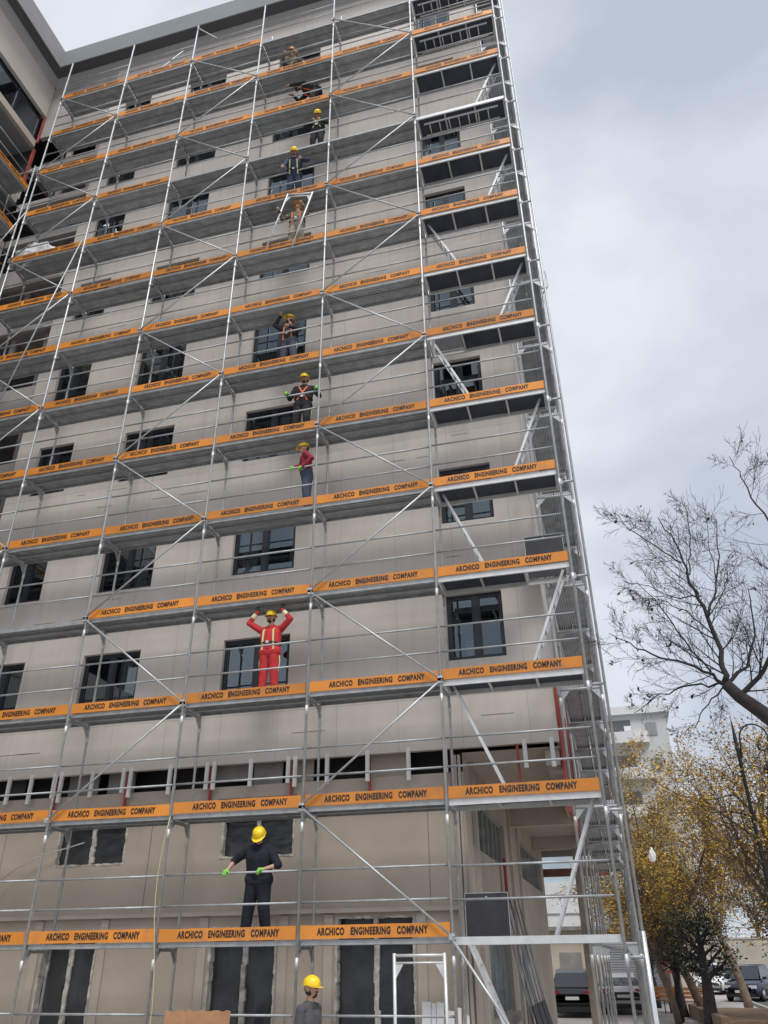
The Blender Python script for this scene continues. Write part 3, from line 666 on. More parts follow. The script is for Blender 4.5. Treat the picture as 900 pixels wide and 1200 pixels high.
RF = {'top': 1.24, 'legs': 1.3, 'shoe': 1.1, 'cuff': 1.12}
def person(label, pos, yaw, top, legs, handL, handR, gloves=None, pelvis=(0, 0, .93), lean=(0, 0, 1), look=(0, -1, 0), feet=None, harness=None, helmet=M_yel, beard=True,
           elbowL=(.4, .6, -.6), elbowR=(-.4, .6, -.6), kneeh=(0, -1, 0), grip='rail', group=None, vox=.0065, short=False, twist=0, sleeves=1.0, cuffs=None, hairy=True, kneel=None, bulk=1.0):
    """local frame: the person faces -Y, x to the viewer's right; hands and feet are local points"""
    J = {}; P = V(pelvis); up_ = V(lean).normalized(); sxv = V((math.cos(twist), math.sin(twist), 0)); f = up_.cross(sxv).normalized() * -1
    if f.y > 0: f = -f
    sxv = (sxv-up_*sxv.dot(up_)).normalized()
    NK = P+up_*.535; chest = P+up_*.36
    caps = []           # a, b, ra, rb, label
    hipL, hipR = P+sxv*.088, P-sxv*.088
    feet = feet or [(.12, .0, 0), (-.12, 0, 0)]
    caps.append((hipL, hipR, .108, .108, 'legs'))
    for s in (1, -1): caps.append((P+sxv*.06*s+up_*.06, P+sxv*.085*s+up_*.36, .108, .112, 'top'))
    caps.append((P+f*.035+up_*.08, P+f*.03+up_*.34, .1, .1, 'top'))
    caps.append((NK-up_*.075+sxv*.15, NK-up_*.075-sxv*.15, .062, .062, 'top'))
    hd = V(look).normalized(); hc = NK+up_*.11+V((0, 0, .055))+hd*.035
    caps.append((NK-up_*.03, hc-V((0, 0, .04)), .056, .052, 'skin'))
    caps.append((NK-up_*.05+sxv*.04, NK-up_*.05-sxv*.04, .07, .07, 'top'))
    hu = (V((0, 0, 1))-hd*hd.z).normalized() if abs(hd.z) < .98 else V((0, 1, 0)); hs = hd.cross(hu)
    caps += [(hc+hu*.03-hd*.02, hc+hu*.035+hd*.015, .088, .084, 'skin'), (hc-hu*.03+hd*.035, hc-hu*.055+hd*.045, .058, .046, 'skin'),
             (hc+hd*.092+hu*.015, hc+hd*.108-hu*.015, .010, .016, 'skin'), (hc+hd*.086+hu*.035+hs*.03, hc+hd*.086+hu*.035-hs*.03, .011, .011, 'hair')]
    for s in (1, -1):
        caps.append((hc+hs*.087*s+hu*.018, hc+hs*.089*s-hu*.018, .016, .012, 'skin')); caps.append((hc+hd*.089+hu*.017+hs*.031*s, hc+hd*.0895+hu*.017+hs*.032*s, .009, .009, 'eye'))
    caps.append((hc+hd*.087-hu*.045+hs*.018, hc+hd*.087-hu*.045-hs*.018, .009, .009, 'lips'))
    if beard: caps += [(hc-hu*.062+hd*.062, hc-hu*.07+hd*.05, .034, .036, 'hair'), (hc-hu*.045+hs*.062, hc-hu*.02+hs*.075-hd*.01, .03, .02, 'hair'), (hc-hu*.045-hs*.062, hc-hu*.02-hs*.075-hd*.01, .03, .02, 'hair'), (hc+hd*.094-hu*.031+hs*.02, hc+hd*.094-hu*.031-hs*.02, .009, .009, 'hair')]
    caps.append((hc-hd*.055+hu*.0, hc-hd*.05-hu*.03, .062, .05, 'hair'))
    joints = []
    for s, ft, hip in ((1, V(feet[0]), hipL), (-1, V(feet[1]), hipR)):
        ank = ft+V((0, .03, .09)); kn, ank = ik(hip, ank, .43, .43, V(kneeh)+V((.15*s, 0, 0)))
        caps += [(hip, kn, .092, .068, 'legs'), (kn, ank, .068, .056, 'legs'), (ank-V((0, 0, .02)), ank+V((0, -.13, -.045)), .046, .04, 'shoe'), (ank+V((0, .02, -.04)), ank+V((0, -.05, -.045)), .042, .042, 'shoe')]
    for s, hp, eh in ((1, handL, elbowL), (-1, handR, elbowR)):
        sh = NK-up_*.075+sxv*.20*s
        el_, wr = ik(sh, V(hp), .30, .265, V(eh)); d = (wr-el_).normalized()
        caps += [(sh, el_, .060, .047, 'top')]
        mid = el_+(wr-el_)*max(.05, sleeves)
        if sleeves >= 1: caps.append((el_, wr, .046, .034, 'top'))
        else: caps += [(el_, mid, .046, .043, 'top'), (mid, wr, .040, .029, 'skin')]
        if cuffs: caps.append((el_+(wr-el_)*.55, el_+(wr-el_)*.72, .047, .046, 'cuff'))
        pn = V((0, 0, -1)) if grip == 'rail' else (V((0, 1, 0)) if grip == 'up' else V((0, 0, -1)))
        if grip == 'up': d2 = V((0, -.15, 1)).normalized()
        else: d2 = (d+V((0, -.6, .1))).normalized()
        pn = (pn-d2*pn.dot(d2)).normalized(); lat = d2.cross(pn)
        if (lat.x*s) > 0: lat = -lat               # thumb side points inwards
        caps.append((wr, wr+d2*.075, .030, .036, 'hand')); caps += [(wr+d2*.06+lat*.022, wr+d2*.085+lat*.022, .017, .015, 'hand'), (wr+d2*.06-lat*.022, wr+d2*.085-lat*.022, .017, .014, 'hand')]
        for i, (o_, l_) in enumerate(((.030, .036), (.010, .041), (-.010, .038), (-.030, .030))):
            a0 = wr+d2*.09+lat*o_; a1 = a0+(d2*.75+pn*.66).normalized()*l_; a2 = a1+(d2*-.1+pn).normalized()*l_*.75; a3 = a2+(d2*-.8+pn*.5).normalized()*l_*.55
            caps += [(a0, a1, .0095, .009, 'hand'), (a1, a2, .009, .0085, 'hand'), (a2, a3, .0085, .0075, 'hand')]
        t0 = wr+d2*.03+lat*.028; t1 = t0+(lat*.75+d2*.5+pn*.4).normalized()*.04; t2 = t1+(d2*.6+pn*.8-lat*.1).normalized()*.034
        caps += [(t0, t1, .012, .011, 'hand'), (t1, t2, .011, .009, 'hand')]
    m = MB()
    caps = [(c[0], c[1], c[2]*RF.get(c[4], 1)*(bulk if c[4] in ('top', 'legs') else 1), c[3]*RF.get(c[4], 1)*(bulk if c[4] in ('top', 'legs') else 1), c[4]) for c in caps]
    for c in caps: capsule(m, *c[:4])
    me0 = m.mesh('tmp', [SKIN]); o0 = bpy.data.objects.new('tmp', me0); COL.objects.link(o0)
    md = o0.modifiers.new('r', 'REMESH'); md.mode = 'VOXEL'; md.voxel_size = vox; md.use_smooth_shade = True
    ms = o0.modifiers.new('s', 'SMOOTH'); ms.iterations = 2; ms.factor = .5
    dg = bpy.context.evaluated_depsgraph_get(); dg.update()
    me = bpy.data.meshes.new_from_object(o0.evaluated_get(dg)); bpy.data.objects.remove(o0); bpy.data.meshes.remove(me0)
    me.name = 'person'; me.materials.clear()
    hand_m = gloves or SKIN
    mats = {'skin': SKIN, 'hair': HAIR, 'eye': EYE, 'lips': mat('lips', (.36, .16, .13), .6), 'top': top, 'legs': legs, 'shoe': BOOT, 'hand': hand_m, 'cuff': REFL}
    keys = list(mats)
    for k in keys: me.materials.append(mats[k])
    # colour every face by the nearest limb
    L = [(V(a), V(b)-V(a), max(1e-9, (V(b)-V(a)).length_squared), ra, rb, keys.index(lb)) for a, b, ra, rb, lb in caps]
    prio = {keys.index('eye'): .003, keys.index('cuff'): .004, keys.index('hair'): .002, keys.index('top'): .002, keys.index('lips'): .002}
    for p in me.polygons:
        c = p.center; best = 9; bi = 0
        for a, d, l2, ra, rb, ki in L:
            t = (c-a).dot(d)/l2; t = 0 if t < 0 else 1 if t > 1 else t
            q = (c-a-d*t).length-(ra+(rb-ra)*t)-prio.get(ki, 0)
            if q < best: best = q; bi = ki
        p.material_index = bi; p.use_smooth = True
    o = link('person', me, None, pos, yaw); tag(o, label, 'person', group or 'workers on the scaffold')
    # helmet: shell, brim, ridge
    if helmet:
        hm = MB(); top_c = hc+hu*.045; Rm = Matrix((hs, hd, hu)).transposed()
        n = 20; vs = []; fs = []
        rings = [(1.0, 0), (.99, .25), (.93, .5), (.8, .73), (.58, .9), (.3, .985), (.01, 1.0)]
        for r_, z_ in rings:
            for k in range(n):
                t = 2*math.pi*k/n; vs.append(top_c+Rm@V((.112*r_*math.cos(t), (.128*r_*math.sin(t))-.008, .118*z_)))
        for i in range(len(rings)-1): fs += [(i*n+k, i*n+(k+1) % n, (i+1)*n+(k+1) % n, (i+1)*n+k) for k in range(n)]
        hm.add(vs, fs, 0, True)
        vs = []
        for r_ in (.95, 1.0):
            for k in range(n):
                t = 2*math.pi*k/n; br = (.012 if r_ == 1.0 else 0)+(max(0, math.sin(t))**2*.055 if r_ == 1.0 else 0)
                vs.append(top_c+Rm@V(((.112*r_+br*.7)*math.cos(t), (.128*r_+br)*math.sin(t)-.008, -.004-(.016*max(0, math.sin(t)) if r_ == 1.0 else 0))))
        hm.add(vs, [(k, (k+1) % n, n+(k+1) % n, n+k) for k in range(n)], 0, True)
        hm.path([top_c+Rm@V((0, .128*math.cos(t)-.008, .118*math.sin(t)+.002)) for t in [math.pi*i/10*.9+.15 for i in range(11)]], .009, 6)
        hm.build('helmet', helmet, o)
    if harness:
        col, belt = harness; hn = MB(); fr = -f if f.y > 0 else f
        def strap(pts, w_=.016, mi=0):
            pts = [V(p) for p in pts]
            for a, b in zip(pts[:-1], pts[1:]):
                d = (b-a); n_ = d.cross(sxv).normalized() if abs(d.normalized().dot(sxv)) < .9 else d.cross(up_).normalized()
                hn.bbox((a+b)/2, d/2*1.05, d.cross(n_).normalized()*w_, n_*.006, mi)
        for s in (1, -1):
            if belt == 'cross':
                strap([NK+sxv*.11*s-up_*.02, NK+sxv*.10*s-up_*.10+fr*.135, P+sxv*.0*s+up_*.26+fr*.165, P-sxv*.12*s+up_*.08+fr*.13])
            else:
                strap([NK+sxv*.10*s-up_*.01, NK+sxv*.10*s-up_*.12+fr*.138, P+sxv*.11*s+up_*.2+fr*.142, P+sxv*.12*s+up_*.02+fr*.13])
            strap([NK+sxv*.10*s-up_*.01, NK+sxv*.08*s-up_*.12-fr*.11, P+sxv*.06*s+up_*.12-fr*.115])
            hn.path([P+sxv*.19*s+up_*.0, P+sxv*.215*s-up_*.2, P+sxv*.19*s-up_*.42, P+sxv*.17*s-up_*.25+fr*.06], .012, 5, 2)
        bz = .16; ring = []
        for k in range(17):
            t = 2*math.pi*k/16; ring.append(P+up_*bz+sxv*.205*math.cos(t)+fr*(.152*math.sin(t)+.008))
        strap(ring, .024, 1)
        hn.bbox(P+up_*bz+fr*.172, sxv*.03, up_*.022, fr*.006, 3)
        hn.build('safety_harness', [col, STRAPB, LIME, M_alu], o)
    return o
NAVY = cloth('navy_cloth', (.010, .012, .022)); NAVYJ = cloth('navy_trousers', (.012, .016, .026)); REDO = cloth('red_overall', (.52, .035, .04))
BLACKC = cloth('black_cloth', (.02, .02, .024)); JEAN = cloth('blue_jeans', (.06, .08, .12)); GREYC = cloth('grey_shirt', (.075, .075, .08)); WORKB = cloth('work_blue', (.03, .045, .085))
CHECK = cloth('checked_shirt', (.3, .03, .05), extra=check_extra); CAMO = cloth('camo_cloth', (.3, .25, .18), extra=camo_extra); KHAKI = cloth('khaki_trousers', (.28, .24, .19)); SLATE = cloth('slate_trousers', (.07, .08, .11))
RUST = mat('helmet_orange', (.62, .27, .04), .4)
H = 2.0
# navy worker leaning over the rail of the lowest deck
person('bearded worker in navy with green gloves leaning on the rail of the lowest deck', (-3.40, .36, 2.0), 0, NAVY, NAVYJ, (.215, -.30, 1.055), (-.44, -.30, 1.06), gloves=GREEN, pelvis=(.03, -.02, .93), lean=(.05, -.22, 1), look=(.03, -.72, -.7),
       feet=[(.17, .06, 0), (-.2, .02, 0)], elbowL=(.9, .2, -.4), elbowR=(-.8, .3, -.3), sleeves=.12, bulk=1.17)
person('worker in red overalls holding up the deck above with both arms raised', (-3.42, .30, 6.0), 0, REDO, REDO, (.27, -.14, 1.77), (-.265, -.14, 1.77), gloves=cloth('dark_green_glove', (.03, .07, .03)), look=(-.1, -.95, -.1), harness=(LIME, 'par'),
       elbowL=(1, -.2, -.15), elbowR=(-1, -.2, -.15), grip='up', cuffs=True, pelvis=(0, 0, .96), feet=[(.13, 0, 0), (-.13, .0, 0)])
person('worker in red checked shirt and jeans turned sideways at the rail', (-2.83, .34, 10.0), R(-72), CHECK, JEAN, (.288, -.083, 1.02), (.208, -.31, 1.02), gloves=GREEN, look=(0, -.9, -.1), beard=False, lean=(0, -.1, 1), pelvis=(0, 0, .96),
       feet=[(.09, .0, 0), (-.09, .03, 0)], elbowL=(.5, .5, -.8), elbowR=(-.5, .5, -.8))
person('worker in black with crossed orange harness, both gloved hands on the rail', (-3.02, .36, 12.0), R(8), BLACKC, BLACKC, (.40, -.32, 1.12), (-.32, -.28, 1.07), gloves=GREEN, look=(-.1, -.95, -.25), harness=(HIVIS, 'cross'), feet=[(.12, 0, 0), (-.2, .02, 0)], lean=(.06, -.08, 1))
person('worker in black jacket and orange straps reaching one arm up to the deck', (-3.44, .33, 14.0), R(-10), BLACKC, SLATE, (.14, -.27, 1.17), (-.25, -.12, 1.78), gloves=None, look=(-.45, -.85, .05), harness=(HIVIS, 'par'), feet=[(.16, .02, 0), (-.2, 0, 0)], elbowR=(-1, -.1, .1), elbowL=(.8, .2, -.6), pelvis=(0, 0, .94))
person('worker in camouflage standing inside the hoisted portal frame', (-3.40, .22, 18.0), R(5), CAMO, KHAKI, (.24, -.36, 1.30), (-.42, -.34, 1.22), look=(0, -.9, .3), helmet=RUST, harness=(HIVIS, 'par'), feet=[(.14, 0, 0), (-.14, 0, 0)], beard=False)
person('worker in dark blue leaning far out over the rail above the portal frame', (-3.55, .20, 20.0), R(8), WORKB, WORKB, (.30, -.52, 1.02), (-.24, -.52, .72), gloves=None, look=(.05, -.75, -.65), lean=(.05, -.50, 1), pelvis=(0, -.04, .94), harness=(LIME, 'par'), feet=[(.15, .1, 0), (-.15, .05, 0)], elbowL=(.8, -.1, -.3), elbowR=(-.9, .1, -.2))
person('worker in black looking down at the lime strap of his harness', (-2.99, .34, 22.0), R(6), BLACKC, BLACKC, (.13, -.24, 1.12), (-.11, -.24, 1.14), gloves=None, look=(.1, -.7, -.7), harness=(LIME, 'cross'), lean=(0, -.14, 1), elbowL=(.9, .2, -.5), elbowR=(-.9, .2, -.5))
person('worker with red and orange straps stooping low near the roof', (-3.16, .30, 24.0), R(-80), BLACKC, BLACKC, (.16, -.72, 1.12), (-.16, -.70, 1.1), look=(0, -.6, -.8), lean=(0, -1.0, .52), pelvis=(0, .12, .92), harness=(HIVIS, 'par'), helmet=mat('helmet_dark', (.05, .05, .06), .5), elbowL=(.5, 0, -.8), elbowR=(-.5, 0, -.8))
person('highest worker, in camouflage, crouching by a window under the roof', (-4.02, .38, 26.0), R(15), CAMO, BLACKC, (.2, -.35, .85), (-.2, -.35, .83), look=(0, -.8, -.5), helmet=RUST, lean=(0, -.35, 1), pelvis=(0, .1, .66), beard=False)
person('bearded man in grey shirt and yellow helmet walking past on the ground', (-1.80, -1.3, G+.08), R(78), GREYC, JEAN, (.26, -.02, .86), (-.26, -.10, .88), look=(-.05, -1, -.05), feet=[(.09, -.2, 0), (-.09, .2, 0)], group='people at the foot of the scaffold', sleeves=.1, elbowL=(.2, 1, 0), elbowR=(-.2, 1, 0), pelvis=(0, 0, .95))
# ------------------------------------------------------------------ things at the foot of the building
m = MB(); n = 16; vs = []
for i in range(n+1):
    x = lerp(-4.40, -3.32, i/n); z = 1.07+.035*noise.noise(V((i*.9, 0, 0)))+(.02 if i % 3 == 0 else 0); y = -.52+.012*math.sin(i*.7)
    vs += [(x, y-.12, G+.02), (x, y, z), (x, y+.012, z), (x, y-.108, G+.02)]
fs = [(4*i+a, 4*i+4+a, 4*i+4+(a+1) % 4, 4*i+(a+1) % 4) for i in range(n) for a in range(4)]
m.add(vs, fs); tag(m.build('cardboard_sheet', mat('cardboard', (.36, .19, .10), .9, noise_amt=.15, nscale=5, bump=.2)), 'torn brown cardboard sheet propped below the lowest deck', 'cardboard')
for i, (x, dz, wd) in enumerate(((-.66, .06, .14), (-.51, .04, .07), (-.43, .05, .11), (-.28, -.06, .12), (-.15, -.02, .10), (-.02, -.12, .09))):
    m = MB(); z1 = 1.08+dz; m.prism([(x, .40+.02*i, G+.01), (x+wd, .40+.02*i, G+.01), (x+wd-.01, .74, z1), (x-.01, .74, z1+.012)], (0, .03, 0))
    tag(m.build('white_board', M_white), 'white offcut board leaning upright behind the loose portal frame', 'board', 'white offcut boards by the wall')
m = MB(); pts = [(-4.62+.0*t, -.07, 4.0-3.9*t) for t in [i/10 for i in range(11)]]
m.path([(-4.95-.10*math.sin(i*.5), -.09-.004*i, 3.95-.32*i) for i in range(13)], .008, 5); tag(m.build('rope', M_rope), 'thin yellow rope hanging down from the second deck', 'rope')
m = MB(); m.path([(-9.2+.36*i, W+.02, 3.1+.20*i-.012*i*i+.05*math.sin(i)) for i in range(6)], .012, 5); tag(m.build('cable', mat('pale_cable', (.5, .48, .44), .7)), 'pale cable lying loose along the beige wall', 'cable')
# plastic bundle on the tenth deck
bm = bmesh.new(); bmesh.ops.create_icosphere(bm, subdivisions=4, radius=1)
for v in bm.verts:
    p = v.co.copy(); k = 1+.28*noise.noise(p*2.3)+.12*noise.noise(p*6); v.co = V((max(-1, min(1, p.x*1.25))*.62*k, max(-1, min(1, p.y*1.3))*.24*k, max(-.9, min(.85, p.z*1.3))*.42*k))
me = bpy.data.meshes.new('plastic_bundle'); bm.to_mesh(me); bm.free()
for p in me.polygons: p.use_smooth = True
me.materials.append(mat('clear_plastic', (.72, .73, .76), .25, noise_amt=.2, nscale=7, bump=.9, bscale=7)); tag(link('plastic_bundle', me, None, (-12.0, .36, 20.40)), 'white plastic wrapped bundle lying on the tenth deck at the left', 'bundle')
# bars and black boards leaning along the passage wall
for i in range(7):
    m = MB(); y = 4.2+.55*i; m.tube((GX+.75, y, G), (GX+.12, y+.15, 2.7+.12*(i % 3)), .02, n=6); tag(m.build('steel_bar', M_galv2), 'grey steel tube leaning against the passage wall', 'steel tube', 'tubes leaning in the passage')
for i in range(3):
    m = MB(); y = 3.6+.9*i; m.prism([(GX+.95, y, G), (GX+.95, y+.75, G), (GX+.6, y+.75, .95), (GX+.6, y, .95)], (.03, 0, .01)); tag(m.build('black_board', M_black), 'black sheet leaning against the passage wall below the tubes', 'board', 'black sheets in the passage')
m = MB(); m.box((GX+.075, 5.3, 2.45), (GX+.13, 5.45, 3.6)); tag(m.build('rusty_plank', M_red), 'rust red plank upright on the passage wall', 'plank')

# ------------------------------------------------------------------ low garage and yard behind the passage
M_cream = mat('cream_wall', (.46, .41, .33), .9, noise_amt=.1, nscale=1, bump=.15); M_shut = mat('roller_shutter', (.24, .25, .27), .6, noise_amt=.08, nscale=2)
ga = thing('garage', 'low cream garage with grey roller shutter beyond the passage', 'garage', (0, 34, G)); go = V((0, -34, -G))
m = MB(); m.box((-8, 34, G), (1.3, 38, 2.9)); m.box((4.4, 34, G), (4.9, 38, 2.9)); m.box((1.3, 34, 2.35), (4.4, 38, 2.9)); m.build('wall', M_cream, ga, go)
m = MB(); m.box((-8.2, 33.7, 2.9), (5.1, 38.2, 3.08)); m.build('roof', M_conc, ga, go)
m = MB()
for i in range(24): z = G+.11*i; m.prism([(1.3, 34.12, z), (1.3, 34.105, z+.055), (1.3, 34.12, z+.108)], (3.1, 0, 0))
m.build('roller_shutter', M_shut, ga, go)
m = MB(); m.box((-.9, 33.96, G), (.2, 33.999, 1.9)); m.build('door', M_conc, ga, go)

# ------------------------------------------------------------------ far apartment block with rounded balconies
fb = thing('apartment_building', 'far pale apartment block with stacked rounded balconies beyond the trees', 'building', (0, 64, G)); fo_ = V((0, -64, -G))
M_far = mat('far_render', (.50, .505, .50), .9, noise_amt=.06, nscale=.3); M_far2 = mat('far_band', (.60, .605, .60), .9, noise_amt=.06, nscale=.5)
HT = 20.4
m = MB(); m.box((-14, 60, G), (8.55, 76, HT)); m.build('wall', M_far, fb, fo_)
m = MB(); m.box((-14.3, 59.6, HT), (8.95, 76.3, HT+.7)); m.build('roof', M_far2, fb, fo_)
for k in range(6):
    z = 18.0-3.05*k
    for xc in (-7.5, -1.5, 4.6):
        m = MB(); n = 12; poly = [(xc-2.3, 60, z), *[(xc+2.3*math.cos(math.pi-math.pi*i/n), 60-.85*math.sin(math.pi*i/n)**.6 if 0 < i < n else 60, z) for i in range(1, n)], (xc+2.3, 60, z)]
        m.prism([(p[0], p[1]-.002, p[2]-.15) for p in poly], (0, 0, .95)); bo = m.build('balcony', M_far2, fb, fo_)
        m = MB(); m.box((xc-1.0, 59.93, z+.82), (xc+.9, 59.999, z+1.95)); m.build('balcony_door', mat('far_glass', (.10, .11, .12), .2), bo)
    for xc in (1.7, 7.2):
        m = MB(); m.box((xc-.45, 59.93, z+.5), (xc+.45, 59.999, z+1.6)); m.box((xc-.03, 59.90, z+.5), (xc+.03, 59.929, z+1.6)); m.build('window', mat('far_window', (.25, .26, .27), .3), fb, fo_)
m = MB(); m.box((4.9, 59.4, 18.9), (5.5, 59.8, 19.3)); m.build('air_conditioner', M_white, fb, fo_)
wh = thing('apartment_building', 'pale building with glazed upper wall glimpsed through the passage', 'building', (-2, 47, G)); wo = V((2, -47, -G))
m = MB(); m.box((-9, 45, G), (.6, 52, 6.0)); m.build('wall', mat('white_wall', (.62, .62, .62), .85, noise_amt=.05, nscale=.5), wh, wo)
m = MB(); m.box((-9, 45.3, 6.0), (.3, 52, 8.2)); m.build('glazing', mat('pale_glazing', (.42, .5, .56), .15, noise_amt=.1, nscale=.7), wh, wo)
m = MB()
for z in (2.9, 4.1, 5.2): m.box((-9, 44.94, z), (.6, 44.999, z+.06))
m.build('band', M_conc, wh, wo)

# ------------------------------------------------------------------ trees
class Tree:
    def __init__(s, seed): s.r = random.Random(seed); s.wood = MB(); s.leaf = MB()
    def leaves(s, p, n, size, spread, nm, flat=.4):
        for _ in range(n):
            c = p+V((s.r.gauss(0, spread), s.r.gauss(0, spread), s.r.gauss(0, spread)))
            a = V((s.r.gauss(0, 1), s.r.gauss(0, 1), s.r.gauss(0, .6))).normalized(); b = a.cross(V((s.r.gauss(0, 1), s.r.gauss(0, 1), s.r.gauss(0, 1)))).normalized()
            k = size*s.r.uniform(.6, 1.25); mi = s.r.randrange(nm)
            s.leaf.add([c-a*k, c-b*k*.5+a*k*.1, c+a*k, c+b*k*.5+a*k*.1], [(0, 1, 2, 3)], mi)
    def grow(s, p, d, L, r, lv, cfg):
        nseg = max(3, int(L/cfg['seg'])); pts = [p]; rs = [r]; dirs = [d]
        for i in range(nseg):
            j = cfg['jit']; d = (d+V((s.r.gauss(0, j), s.r.gauss(0, j), s.r.gauss(0, j)+cfg['trop'][lv]))).normalized()
            p = p+d*L/nseg; pts.append(p); rs.append(max(cfg['rmin'], r*(1-.8*(i+1)/nseg))); dirs.append(d)
        s.wood.path(pts, rs, 7 if lv == 0 else 4 if lv == 1 else 3, 0, lv == 0)
        if lv >= cfg['leaf_lv']:
            for i in range(1, len(pts)):
                if s.r.random() < cfg['leaf_p']*max(0, min(1, .75+2.6*noise.noise(pts[i]*cfg.get('clump', .85)))): s.leaves(pts[i], cfg['leaf_n'], cfg['leaf_s'], cfg['leaf_sp'], cfg['nm'])
        if lv < cfg['levels']:
            nb = cfg['nb'][lv]
            for b in range(nb):
                t = lerp(cfg['t0'][lv], 1.0, (b+s.r.random())/nb); i = min(len(pts)-2, int(t*nseg)); q = pts[i].lerp(pts[i+1], t*nseg-i if t < 1 else 0)
                ax = dirs[i].orthogonal().normalized(); ax.rotate(Matrix.Rotation(b*2.4+s.r.uniform(-.6, .6), 3, dirs[i]))
                nd = dirs[i].copy(); nd.rotate(Matrix.Rotation(R(s.r.uniform(*cfg['ang'])), 3, ax))
                s.grow(q, nd, L*cfg['ratio'][lv]*s.r.uniform(.7, 1.15)*(1.15-.45*t), max(cfg['rmin'], rs[i]*.55), lv+1, cfg)
    def build(s, label, cat, loc, bark, leafm, name='tree', group=None):
        t = thing(name, label, cat, loc, group); o = V(loc)
        s.wood.build('trunk', bark, t, -o)
        if s.leaf.v: c = s.leaf.build('crown', leafm, t, -o)
        return t
m = MB(); m.box((5.3, 58, G), (46, 58.25, 2.7)); m.box((5.25, 57.95, 2.7), (46.05, 58.3, 2.82)); tag(m.build('boundary_wall', mat('boundary_cream', (.45, .41, .34), .9, noise_amt=.15, nscale=.8)), 'long cream boundary wall along the far side of the street', 'wall')
BARK = mat('bark', (.10, .08, .065), .95, noise_amt=.3, nscale=8, bump=.6); BARK2 = mat('bark_brown', (.16, .115, .085), .95, noise_amt=.3, nscale=6, bump=.6); BARKD = mat('bark_dark', (.035, .03, .03), .95, noise_amt=.3, nscale=8, bump=.5)
def leafc(n, c): return mat(n, c, .7, noise_amt=.3, nscale=3)
YL = [leafc('leaf_gold', (.60, .36, .03)), leafc('leaf_yellow', (.58, .40, .05)), leafc('leaf_ochre', (.44, .25, .04)), leafc('leaf_brown', (.22, .13, .06)), leafc('leaf_olive', (.20, .18, .05))]
GL = [leafc('leaf_dark', (.035, .05, .03)), leafc('leaf_mid', (.055, .075, .04)), leafc('leaf_deep', (.022, .032, .022))]
BL = [leafc('leaf_dull', (.17, .12, .08)), leafc('leaf_greybrown', (.20, .155, .12)), leafc('leaf_tan', (.26, .18, .09))]
ycfg = dict(seg=.35, jit=.10, trop=[.02, .05, .05, .03], rmin=.006, levels=3, nb=[13, 9, 7], t0=[.30, .15, .1], ang=(28, 62), ratio=[.55, .5, .5], leaf_lv=2, leaf_p=.7, leaf_n=7, leaf_s=.055, leaf_sp=.14, nm=5)
def ytree(seed, loc, d, L, r, label, cfg=ycfg, bark=BARK2, lm=YL, **k):
    t = Tree(seed); t.grow(V(loc), V(d).normalized(), L, r, 0, cfg); return t.build(label, 'tree', loc, bark, lm, **k)
GRP = 'autumn trees along the path'
ytree(3, (7.35, 18, G), (-.17, .02, 1), 7.8, .22, 'yellow autumn tree with a thick leaning trunk in front of the dark car', cfg={**ycfg, 'nb': [17, 10, 7]}, group=GRP)
ytree(5, (5.0, 23, G), (-.04, 0, 1), 8.2, .18, 'golden autumn tree with thin upright twigs in front of the far pale block', cfg={**ycfg, 'leaf_p': .6}, group=GRP)
ytree(8, (8.5, 13.5, G), (-.16, 0, 1), 7.4, .17, 'yellow tree at the right edge growing around the street lamp', cfg={**ycfg, 'nb': [16, 10, 7]}, group=GRP)
ytree(12, (3.9, 20.5, G), (.02, 0, 1), 5.6, .13, 'golden tree of dense leaves right beside the foot of the side scaffold', cfg={**ycfg, 'nb': [17, 10, 7], 'leaf_p': .75, 'ang': (30, 80)}, group=GRP)
ytree(11, (4.1, 27, G), (.03, 0, 1), 6.4, .16, 'ochre tree of fine twigs standing behind the golden one at the scaffold', cfg={**ycfg, 'nb': [17, 10, 7], 'leaf_p': .6, 'ang': (30, 80)}, group=GRP)
ytree(13, (7.3, 30, G), (0, 0, 1), 8.5, .2, 'brownish yellow tree standing behind the evergreens', cfg={**ycfg, 'nb': [15, 10, 7]}, group=GRP)
bcfg = {**ycfg, 'trop': [.02, .0, -.06, -.10], 'leaf_p': .45, 'nm': 3, 'ang': (35, 85), 'nb': [14, 9, 7], 'leaf_s': .05}
ytree(17, (4.35, 24.5, G), (.1, 0, 1), 4.6, .15, 'grey brown bushy tree with drooping twigs above the benches', cfg=bcfg, lm=BL, bark=BARK, group=GRP)
ecfg = dict(seg=.3, jit=.12, trop=[.03, .05, .02, 0], rmin=.008, levels=2, nb=[15, 8], t0=[.45, .2], ang=(35, 85), ratio=[.42, .55], leaf_lv=1, leaf_p=1, leaf_n=9, leaf_s=.06, leaf_sp=.15, clump=1.3, nm=3)
ytree(21, (4.85, 19, G), (.03, 0, 1), 3.0, .26, 'dark evergreen with the thickest trunk beside the parked cars', cfg=ecfg, lm=GL, bark=BARKD, group='evergreens by the benches')
ytree(23, (4.0, 21.5, G), (-.16, 0, 1), 3.0, .15, 'slim dark evergreen leaning left just behind the benches', cfg={**ecfg, 'leaf_n': 4}, lm=GL, bark=BARKD, group='evergreens by the benches')
ytree(25, (7.9, 20.5, G), (.08, 0, 1), 4.2, .17, 'dark evergreen at the right edge behind the leaning yellow tree', cfg=ecfg, lm=GL, bark=BARKD, group='evergreens by the benches')
ytree(27, (3.55, 30.5, G), (.1, 0, 1), 3.8, .13, 'dark shrub like tree with forked stems against the cream wall', cfg={**ecfg, 'leaf_n': 4}, lm=GL, bark=BARKD, group='evergreens by the benches')
